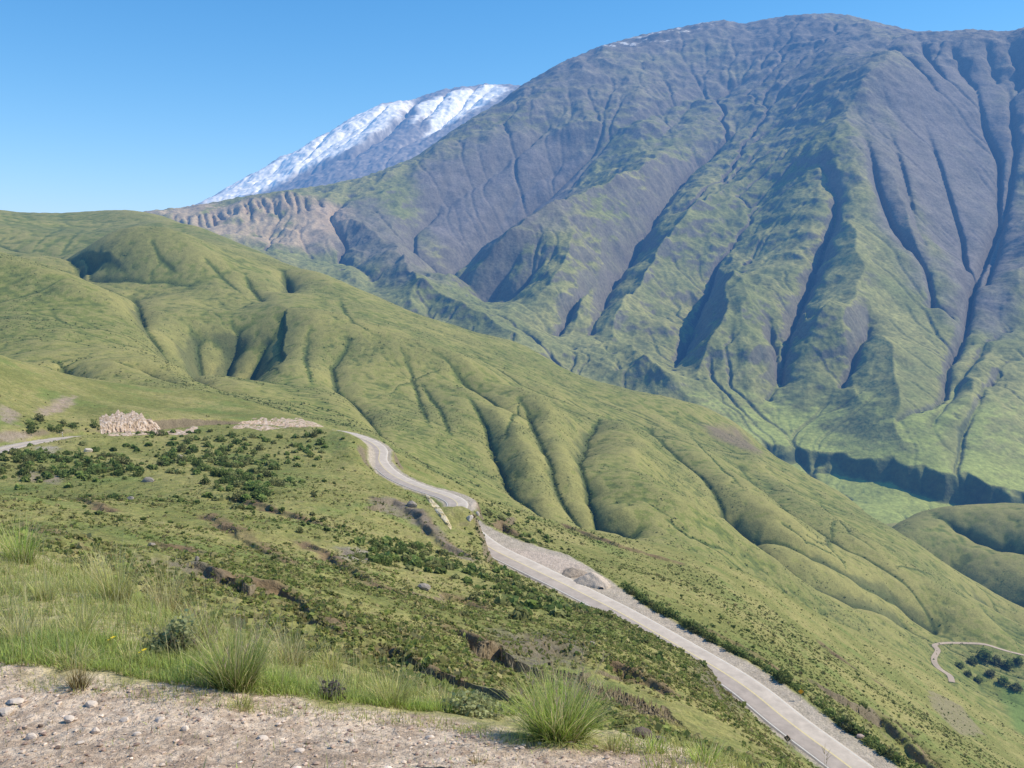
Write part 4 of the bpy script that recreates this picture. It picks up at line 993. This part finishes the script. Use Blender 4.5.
CL = [((.16, .155, .055), (.36, .35, .12)), ((.14, .155, .05), (.30, .34, .095)), ((.23, .20, .085), (.46, .40, .18)), ((.15, .165, .05), (.34, .39, .105))]
p1 = pts[g1_][:46000]; rr = np.hypot(p1[:, 0], p1[:, 1])
scrub('tussock_grass', B, p1, np.exp(rng.normal(-1.15, .4, len(p1))).clip(.12, .8) * (1 + .0015 * rr), 9, CL)
ex = np.array([c_[2] for c_ in extra]) if extra else np.zeros((0, 2))
g2_ = ok & (dn > .22) & (rng.random(len(pts)) < .12); p2 = np.concatenate([pts[g2_][:1000], ex])
zp = [np.array([B.hit(*q) for q in inpoly(ZONES[k][0], m_)]) for k, m_ in ((0, 350), (1, 200), (2, 60), (3, 160), (4, 200), (7, 160), (9, 100))]
p2 = np.concatenate([p2] + zp); p2 = p2[rm_at(p2) < .1]
p2 = p2[np.hypot(p2[:, 0], p2[:, 1]) > 45]
zq = np.array([B.hit(*q) for k, m_ in ((0, 420), (1, 240), (3, 90), (4, 120), (7, 90)) for q in inpoly(ZONES[k][0], m_)]); zq = zq[rm_at(zq) < .1]
zq = zq + rng.normal(0, 5, zq.shape) * (1, 2.0); zq = zq[rm_at(zq) < .05]; zq = zq[fbm(zq[:, 0], zq[:, 1], 16, 3, .6, 260) > -.15]
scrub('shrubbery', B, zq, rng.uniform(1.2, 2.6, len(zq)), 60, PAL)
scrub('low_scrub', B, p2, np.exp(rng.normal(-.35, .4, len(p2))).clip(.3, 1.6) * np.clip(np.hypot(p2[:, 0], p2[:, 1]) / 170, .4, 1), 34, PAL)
# beyond the road: a dotted slope
th = rng.uniform(-.05, .6, 60000); lr = rng.uniform(math.log(170), math.log(760), 60000); pts = np.stack([np.exp(lr) * np.sin(th), np.exp(lr) * np.cos(th)], 1)
dn = fbm(pts[:, 0], pts[:, 1], 60, 4, .55, 220); p3 = pts[(rm_at(pts) < .1) & (dn > rng.uniform(-.35, .5, len(pts)))][:17000]
scrub('slope_scrub', B, p3, np.exp(rng.normal(-.75, .5, len(p3))).clip(.2, 1.8), 12, PAL[:3] + CL)
# scrub in the gullies of the hills
cvp = (cv + .03 * fbm(C.X.astype(float), C.Y.astype(float), 40, 3, .6, 230)); ii = np.nonzero((cvp < -.10) & (C.R < 2300)); pk_ = rng.integers(0, len(ii[0]), 9000)
p4 = np.stack([C.X[ii][pk_], C.Y[ii][pk_]], 1) + rng.normal(0, 2, (9000, 2))
scrub('gully_scrub', C, p4, rng.uniform(1.2, 3.2, 9000), 9, PAL)
th = rng.uniform(-.6, .62, 260000); lr = rng.uniform(math.log(620), math.log(2300), 260000); pts = np.stack([np.exp(lr) * np.sin(th), np.exp(lr) * np.cos(th)], 1)
dn = fbm(pts[:, 0], pts[:, 1], 170, 4, .55, 75) + .5 * fbm(pts[:, 0], pts[:, 1], 30, 3, .6, 242); p5 = pts[dn > rng.uniform(-.1, .65, len(pts))][:42000]
scrub('hill_tussocks', C, p5, np.exp(rng.normal(0, .4, len(p5))).clip(.4, 2.4), 7, [((.11, .13, .045), (.20, .23, .07)), ((.10, .12, .04), (.16, .20, .06)), ((.16, .16, .06), (.26, .26, .09))])
tick('shrubs')
# ---- three shrubs on the bank at the viewer's feet, with twigs
def bank_shrub(name, px, py, wpx, hpx, pal, n, ntw, lab, leaf=.011):
    q = A.hit(px, py); m = pxsize(q); V, Q, Cc = crown_geo(n, wpx * m, hpx * m * .9, leaf, pal, px, .35)
    e = bpy.data.objects.new(name, None); COL.objects.link(e); e.location = (q[0], q[1], float(A.height(*q)) - .01); tag(e, lab, 'shrub')
    mesh_from('foliage', V, Q, M_leaf, Cc, parent=e)
    a = rng.random(ntw) * 6.28; bs = np.stack([.02 * np.cos(a), .02 * np.sin(a), 0 * a], 1)
    V, Q, Cc = blades(bs, hpx * m * rng.uniform(.7, 1.2, ntw), np.full(ntw, .005), a, rng.uniform(.2, .9, ntw), blade_cols(ntw, (.16, .13, .1), (.26, .22, .18), (.34, .3, .25), .2), 4, .3)
    mesh_from('twigs', V, Q, M_blade, Cc, parent=e)
SILV = ((.21, .215, .09), (.54, .57, .28))
bank_shrub('bush', 176, 655, 58, 46, SILV, 1500, 60, 'grey green bush with bare twigs on the bank left of the dark footed tussock', .012)
bank_shrub('bush', 330, 698, 30, 24, ((.08, .07, .06), (.24, .21, .18)), 350, 70, 'grey twiggy shrub with few leaves at the gravel edge', .008)
bank_shrub('bush', 468, 716, 66, 26, SILV, 1200, 30, 'silvery low shrub left of the large bright tussock', .011)
M_petal = plain('yellow_petals', (.85, .65, .04), .9, 1.1, .01)
for px, py, lab in [(112,651,'yellow wildflower in the grass above the brown tuft'), (143,664,'yellow wildflower in short grass beside the grey green bush')]:
    q = A.hit(px, py); z_ = float(A.height(*q)); V, Q = [], []
    for s_ in range(3):
        cx_, cy_, cz_ = .012 * s_ - .01, .008 * (s_ % 2), .055 + .008 * s_
        for k in range(6):
            a = k * math.pi / 3; i = len(V)
            V += [(cx_, cy_, cz_), (cx_ + .006 * math.cos(a - .4), cy_ + .006 * math.sin(a - .4), cz_ + .004), (cx_ + .012 * math.cos(a), cy_ + .012 * math.sin(a), cz_ + .005), (cx_ + .006 * math.cos(a + .4), cy_ + .006 * math.sin(a + .4), cz_ + .004)]; Q.append((i, i + 1, i + 2, i + 3))
    e = bpy.data.objects.new('wildflower', None); COL.objects.link(e); e.location = (q[0], q[1], z_); tag(e, lab, 'flower')
    mesh_from('petals', np.array(V), np.array(Q), M_petal, parent=e)
    V, Q, Cc = blades(np.array([[.012 * s_ - .01, .008 * (s_ % 2), 0] for s_ in range(3)]), np.array([.055, .063, .071]), np.full(3, .004), np.zeros(3), np.zeros(3), blade_cols(3, *SHORT), 3, 0); mesh_from('stem', V, Q, M_blade, Cc, parent=e)
# ---- rocks on the slope
for k, (px, py, w_, h_, mt, lab) in enumerate([(197,561,8,7,M_grey,'grey boulder at the start of the long eroded bank'),(151,546,13,3,M_grey,'pale slab lying on the bare patch of the near slope'),(148,482,18,7,M_grey,'dark grey boulder on the slope under the road'),(424,590,22,8,M_grey,'flat grey rock on the near slope below the rocky bank'),
        (592,645,9,6,M_grey,'small grey rock above the mound in the middle'),(130,500,12,6,M_grey,'grey rock beside an upper eroded bank'),(412,507,16,9,M_grey,'grey rock on top of the rocky bank under the bend'),(470,520,12,8,M_stone,'pale block at the outer tip of the road bend'),(478,515,8,6,M_stone,'smaller pale block right of the one at the bend'),
        (88,452,14,6,M_stone,'pale rock in the shrubs under the road at left'),(180,458,10,6,M_stone,'pale rock in the dense green shrubs'),(845,727,16,6,M_pink,'pinkish rock on the outer shoulder of the lower road'),(860,738,14,5,M_pink,'lower pinkish rock on the outer shoulder')]):
    stone('rock', B, px, py, w_ * .7, max(h_, .62 * w_ * .7), mt, lab, 'rock', None, k, .3)
# ---- cut rock faces above the road
def rock_face(top, bot, Yt, Yb, lab, mat, n=80, m=18, amp=1.1):
    top = np.array(top, float); bot = np.array(bot, float)
    def along(p, k): 
        L = np.concatenate([[0], np.cumsum(np.hypot(*np.diff(p, axis=0).T))]); t = np.linspace(0, L[-1], k); return np.stack([np.interp(t, L, p[:, 0]), np.interp(t, L, p[:, 1])], 1)
    a, b = along(top, n), along(bot, n); V = []
    jag = fbm(a[:, 0] * .15, a[:, 0] * 0 + 3.3, 1., 4, .5, 310) * .34 + .06; a[:, 1] += np.clip(jag, -.15, .8) * (b[:, 1] - a[:, 1])
    for j in range(m + 2):
        s_ = min(j / m, 1.0)
        for i in range(n):
            u = i / (n - 1); px, py = a[i] * s_ + b[i] * (1 - s_); Y = (Yb[0] + (Yb[1] - Yb[0]) * u) * (1 - s_) + (Yt[0] + (Yt[1] - Yt[0]) * u) * s_
            e = float(fbm(np.array([px * .22 + 40]), np.array([py * .12 + 7]), 1., 4, .6, 300, True)[0]) + .6 * float(fbm(np.array([px * .5]), np.array([py * .5]), 1., 3, .6, 301)[0])
            edge = min(1, 4 * s_ + .1) * min(1, 4 * (1 - s_) + .25) * min(1, 8 * u + .1, 8 * (1 - u) + .1)
            h_ = B.hit(px, py, 0, 200); q = P(px, py, h_[1] - .15 - (amp * (.8 + e)) * edge)
            if j > m: q = q + np.array([0, 3.0, -1.5])             # the back runs into the hill
            V.append(q)
    Q = [(j * n + i, j * n + i + 1, (j + 1) * n + i + 1, (j + 1) * n + i) for j in range(m + 1) for i in range(n - 1)]
    o = mesh_from('rock_cutting', np.array(V), np.array(Q), mat, smooth=False); tag(o, lab, 'rock cutting'); return o
def rock_mat(name, c1, c2, c3, sz):
    m, nt, b = newmat(name); geo = N(nt, 'ShaderNodeNewGeometry'); mp = N(nt, 'ShaderNodeMapping'); mp.inputs['Scale'].default_value = (1 / sz, 1 / sz, .35 / sz)
    nt.links.new(geo.outputs['Position'], mp.inputs['Vector']); no = N(nt, 'ShaderNodeTexNoise', Scale=1.0, Detail=7.0, Roughness=.7); nt.links.new(mp.outputs[0], no.inputs['Vector'])
    cr = N(nt, 'ShaderNodeValToRGB'); cr.color_ramp.elements[0].position = .33; cr.color_ramp.elements[0].color = c1 + (1,); cr.color_ramp.elements[1].position = .66; cr.color_ramp.elements[1].color = c3 + (1,)
    e = cr.color_ramp.elements.new(.5); e.color = c2 + (1,); nt.links.new(no.outputs['Fac'], cr.inputs[0]); nt.links.new(cr.outputs[0], b.inputs['Base Color'])
    bu = N(nt, 'ShaderNodeBump', Strength=.8, Distance=.5); nt.links.new(no.outputs['Fac'], bu.inputs['Height']); nt.links.new(bu.outputs[0], b.inputs['Normal']); return m
M_cut = rock_mat('pale_cut_rock', (.20, .15, .09), (.50, .37, .26), (.66, .58, .50), 1.6); M_cut2 = rock_mat('ochre_cut_rock', (.36, .28, .14), (.58, .48, .28), (.62, .57, .48), 2.0)
rock_face([(99,417),(106,412),(118,412),(135,409),(146,416),(156,424),(164,432)], [(101,434),(112,436),(128,436),(142,435),(155,434),(166,433)], (362, 370), (351, 358), 'tall pale and orange cut rock face beside the road at left', M_cut)
rock_face([(167,431),(176,429),(184,431),(190,426),(198,425)], [(167,434),(176,435),(184,435),(190,434),(198,431)], (374, 382), (366, 374), 'small pale rock cut right of the tall rock face', M_cut, 24, 8, .4)
rock_face([(232,427),(243,421),(252,418),(275,417),(300,418),(312,421),(323,426)], [(234,429),(250,428),(262,431),(275,429),(290,428),(306,427),(324,427)], (404, 412), (396, 402), 'long low pale rock cut above the middle stretch of road', M_cut, 50, 8, .5)
rock_face([(425,493),(432,498),(439,506),(446,516),(452,526)], [(427,499),(432,506),(438,514),(445,523),(451,530)], (276, 262), (272, 258), 'ochre cut rock face on the inside of the road bend', M_cut2, 26, 7, .4)
# ---- heaps of gravel at the pull-out
def heap(px, py, wpx, hpx, mat, lab, seed):
    q = B.hit(px, py); z_ = float(B.height(*q)); m = pxsize(q, z_); w_, h_ = wpx * m, hpx * m; V = []; n = 30
    for i in range(n):
        for j in range(n):
            u, v = (i / (n - 1) - .5) * 2, (j / (n - 1) - .5) * 2; r_ = math.hypot(u, v) * (1 + .15 * math.sin(3 * math.atan2(v, u) + seed))
            V.append((u * w_ * .55, v * w_ * .45, h_ * max(0, 1 - r_) ** .85 + .10 * h_ * float(pn(np.array([u * 4 + seed]), np.array([v * 4.]), 4)[0]) * (r_ < 1) - 1.3 * (r_ > 1)))
    Q = [(i * n + j, (i + 1) * n + j, (i + 1) * n + j + 1, i * n + j + 1) for i in range(n - 1) for j in range(n - 1)]
    o = mesh_from('gravel_heap', np.array(V), np.array(Q), mat); o.location = (q[0], q[1], z_ - .1); tag(o, lab, 'gravel heap')
heap(592, 582, 34, 11, plain('heaped_gravel', (.58, .48, .38), .75, 1.2, .4, bump=.2), 'grey mound of gravel at the end of the pull-out', 1)
heap(573, 573, 26, 6, plain('rubble', (.42, .34, .26), .6, 1.3, .3, bump=.3), 'low heap of brown rubble beside the grey mound', 5)
# ---- road signs
def box_geo(x0, x1, y0, y1, z0, z1):
    V = np.array([(x, y, z) for z in (z0, z1) for y in (y0, y1) for x in (x0, x1)]); Q = np.array([(0, 2, 3, 1), (4, 5, 7, 6), (0, 1, 5, 4), (2, 6, 7, 3), (0, 4, 6, 2), (1, 3, 7, 5)]); return V, Q
def tube_geo(r_, z0, z1, n=10):
    a = np.arange(n) * 2 * math.pi / n; V = np.concatenate([np.stack([r_ * np.cos(a), r_ * np.sin(a), 0 * a + z], 1) for z in (z0, z1)]); return V, np.array([(i, (i + 1) % n, n + (i + 1) % n, n + i) for i in range(n)])
def diamond_geo(s_, y0, y1):
    r_ = .12; pts = []
    for k in range(4):
        a = math.pi / 4 + k * math.pi / 2
        for d_ in (-1, 0, 1): pts.append((s_ / 2 - r_ * s_ + 0, 0, a, d_))
    V = []
    for y in (y0, y1):
        for k in range(4):
            cx_, cz_ = [(1, 1), (-1, 1), (-1, -1), (1, -1)][k]; c0 = s_ / 2 - r_ * s_
            for t in (0, .5, 1):
                a = k * math.pi / 2 + t * math.pi / 2; X_, Z_ = cx_ * c0 + r_ * s_ * math.cos(a), cz_ * c0 + r_ * s_ * math.sin(a)
                V.append(((X_ - Z_) * .7071, y, (X_ + Z_) * .7071))
    n = 12; me_f = [tuple(range(n)), tuple(range(2 * n - 1, n - 1, -1))] + [(i, n + i, n + (i + 1) % n, (i + 1) % n) for i in range(n)]
    return V, me_f
def pymesh(name, V, Fs, mat, parent):
    me = bpy.data.meshes.new(name); me.from_pydata([tuple(v) for v in V], [], Fs); me.materials.append(mat); me.update(); o = bpy.data.objects.new(name, me); COL.objects.link(o); o.parent = parent; return o
M_sign = plain('yellow_sign_face', (.80, .42, .03), .95, 1.05, .3, .5); M_back = plain('sign_back', (.09, .09, .095), .9, 1.1, .3, .6); M_post = plain('sign_post', (.42, .40, .38), .9, 1.1, .3, .6); M_black = plain('sign_black', (.03, .03, .03), .9, 1.1, .3, .6)
def sign(px, py, toward, hgt, s_, lab, front):
    q = B.hit(px, py); z_ = float(B.height(*q)); e = bpy.data.objects.new('road_sign', None); COL.objects.link(e); e.location = (q[0], q[1], z_ - .15); e.rotation_euler = (0, 0, toward); tag(e, lab, 'road sign')
    V, Q = tube_geo(.045, 0, hgt); mesh_from('post', V, Q, M_post, parent=e)
    pz = hgt + .0
    pl = pymesh('sign_panel', *diamond_geo(s_, -.07, -.05), front, e); pl.location.z = pz
    bk = pymesh('panel_back', *diamond_geo(s_ * .985, -.047, -.044), M_back, pl)
    if front is M_sign:
        b_ = pymesh('border', *diamond_geo(s_ * .9, -.0745, -.0725), M_black, pl); f_ = pymesh('sign_face', *diamond_geo(s_ * .84, -.0785, -.0765), M_sign, pl)
sign(800.5, 700.5, math.radians(-15), 2.1, .85, 'yellow diamond road sign on the outer shoulder of the lower road', M_sign)
sign(787.0, 747.0, math.radians(150), 1.7, .9, 'dark back of a diamond road sign at the inner edge of the lower road', M_sign)
q = B.hit(62.5, 437); e = bpy.data.objects.new('marker_post', None); COL.objects.link(e); e.location = (q[0], q[1], float(B.height(*q)) - .1); tag(e, 'white marker post at the far end of the left stretch of road', 'marker post')
V, Q = box_geo(-.09, .09, -.06, .06, 0, 1.9); mesh_from('post', V, Q, M_white, parent=e); V, Q = box_geo(-.095, .095, -.065, .065, 1.35, 1.6); mesh_from('reflector_band', V, Q, M_black, parent=e)
# ---- trees in the valley bottom
TREES = [(984,660,16,12),(972,664,10,8),(996,664,12,9),(1008,668,12,9),(960,668,9,7),(990,676,10,7),(1003,684,11,8),(978,682,9,7),(1016,690,12,8),(1018,664,10,8),(968,676,8,6),(950,690,9,6)]
for k, (px, py, w_, h_) in enumerate(TREES):
    q = C.hit(px, py); z_ = float(C.height(*q)); m = pxsize(q, z_); w2, h2 = w_ * m, h_ * m
    e = bpy.data.objects.new('valley_tree', None); COL.objects.link(e); e.location = (q[0], q[1], z_ - .3); tag(e, 'dark rounded tree in the green valley bottom beside the dirt track', 'tree', 'trees in the valley bottom')
    V, Q, Cc = crown_geo(900, w2, h2 * .8, w2 * .06, PAL[k % 3], k + 3, .2); o = mesh_from('crown', V, Q, M_leaf, Cc, parent=e); o.location.z = h2 * .22
    V, Q = tube_geo(w2 * .035, 0, h2 * .5); V[10:, :2] *= .5; mesh_from('trunk', V, Q, M_twig, parent=e)
tick('things')
# ------------------------------------------------------------------ light, sky, haze, camera
SUN_EL, SUN_AZ = math.radians(44), math.radians(9)       # azimuth measured from +X (right) towards +Y (ahead)
sd = Vector((math.cos(SUN_EL) * math.cos(SUN_AZ), math.cos(SUN_EL) * math.sin(SUN_AZ), math.sin(SUN_EL)))
w = bpy.data.worlds.new('World'); scene.world = w; w.use_nodes = True
nt = w.node_tree; bg = nt.nodes['Background']
sky = nt.nodes.new('ShaderNodeTexSky'); sky.sky_type = 'NISHITA'; sky.sun_disc = False
sky.sun_elevation = SUN_EL; sky.sun_rotation = math.atan2(sd.x, sd.y)
sky.altitude = 1500; sky.air_density = 1.15; sky.dust_density = 0.3; sky.ozone_density = 2.0
hs = nt.nodes.new('ShaderNodeHueSaturation'); hs.inputs['Saturation'].default_value = 1.4; nt.links.new(sky.outputs[0], hs.inputs['Color']); nt.links.new(hs.outputs[0], bg.inputs[0]); bg.inputs[1].default_value = SKY_STRENGTH
ld = bpy.data.lights.new('sun', 'SUN'); ld.energy = SUN_STRENGTH; ld.angle = math.radians(.53); ld.color = (1, .94, .82)
lo = bpy.data.objects.new('sun', ld); COL.objects.link(lo)
lo.rotation_euler = (-sd).to_track_quat('-Z', 'Y').to_euler(); lo.location = (300, 100, 400)
# haze: clean mountain air, a thin homogeneous volume that absorbs and glows with scattered skylight
hm = bpy.data.materials.new('air_haze'); hm.use_nodes = True; nt = hm.node_tree; nt.nodes.clear()
out = nt.nodes.new('ShaderNodeOutputMaterial')
va = nt.nodes.new('ShaderNodeVolumeAbsorption'); em = nt.nodes.new('ShaderNodeEmission'); ad = nt.nodes.new('ShaderNodeAddShader')
bmax = max(HAZE_BETA)
va.inputs['Density'].default_value = bmax
va.inputs['Color'].default_value = tuple(1 - b / bmax for b in HAZE_BETA) + (1,)
ec = [a * b for a, b in zip(HAZE_AIR, HAZE_BETA)]
em.inputs['Color'].default_value = tuple(c / max(ec) for c in ec) + (1,); em.inputs['Strength'].default_value = max(ec)
nt.links.new(va.outputs[0], ad.inputs[0]); nt.links.new(em.outputs[0], ad.inputs[1]); nt.links.new(ad.outputs[0], out.inputs['Volume'])
hx, z0, z1 = 42000, -3000, 3200
V = [(x, y, z) for z in (z0, z1) for y in (-12000, 42000) for x in (-hx, hx)]
Q = [(0, 2, 3, 1), (4, 5, 7, 6), (0, 1, 5, 4), (2, 6, 7, 3), (0, 4, 6, 2), (1, 3, 7, 5)]
hz = mesh_from('sky_haze', np.array(V), np.array(Q), hm, smooth=False); hz['kind'] = 'structure'
cd = bpy.data.cameras.new('camera'); cam = bpy.data.objects.new('camera', cd); COL.objects.link(cam); scene.camera = cam
cam.location = (0, 0, 0); cam.rotation_euler = (math.pi / 2 - PITCH, 0, 0)
cd.sensor_fit = 'HORIZONTAL'; cd.sensor_width = 36; cd.lens = F / 1024 * 36; cd.clip_start = .05; cd.clip_end = 120000
scene.view_settings.view_transform = 'Standard'; scene.view_settings.look = 'None'; scene.view_settings.exposure = 0
scene.render.engine = 'CYCLES'
cy = scene.cycles
cy.max_bounces = 4; cy.diffuse_bounces = 2; cy.glossy_bounces = 1; cy.transmission_bounces = 2; cy.transparent_max_bounces = 6; cy.volume_bounces = 0
cy.use_denoising = True
tick('script done')
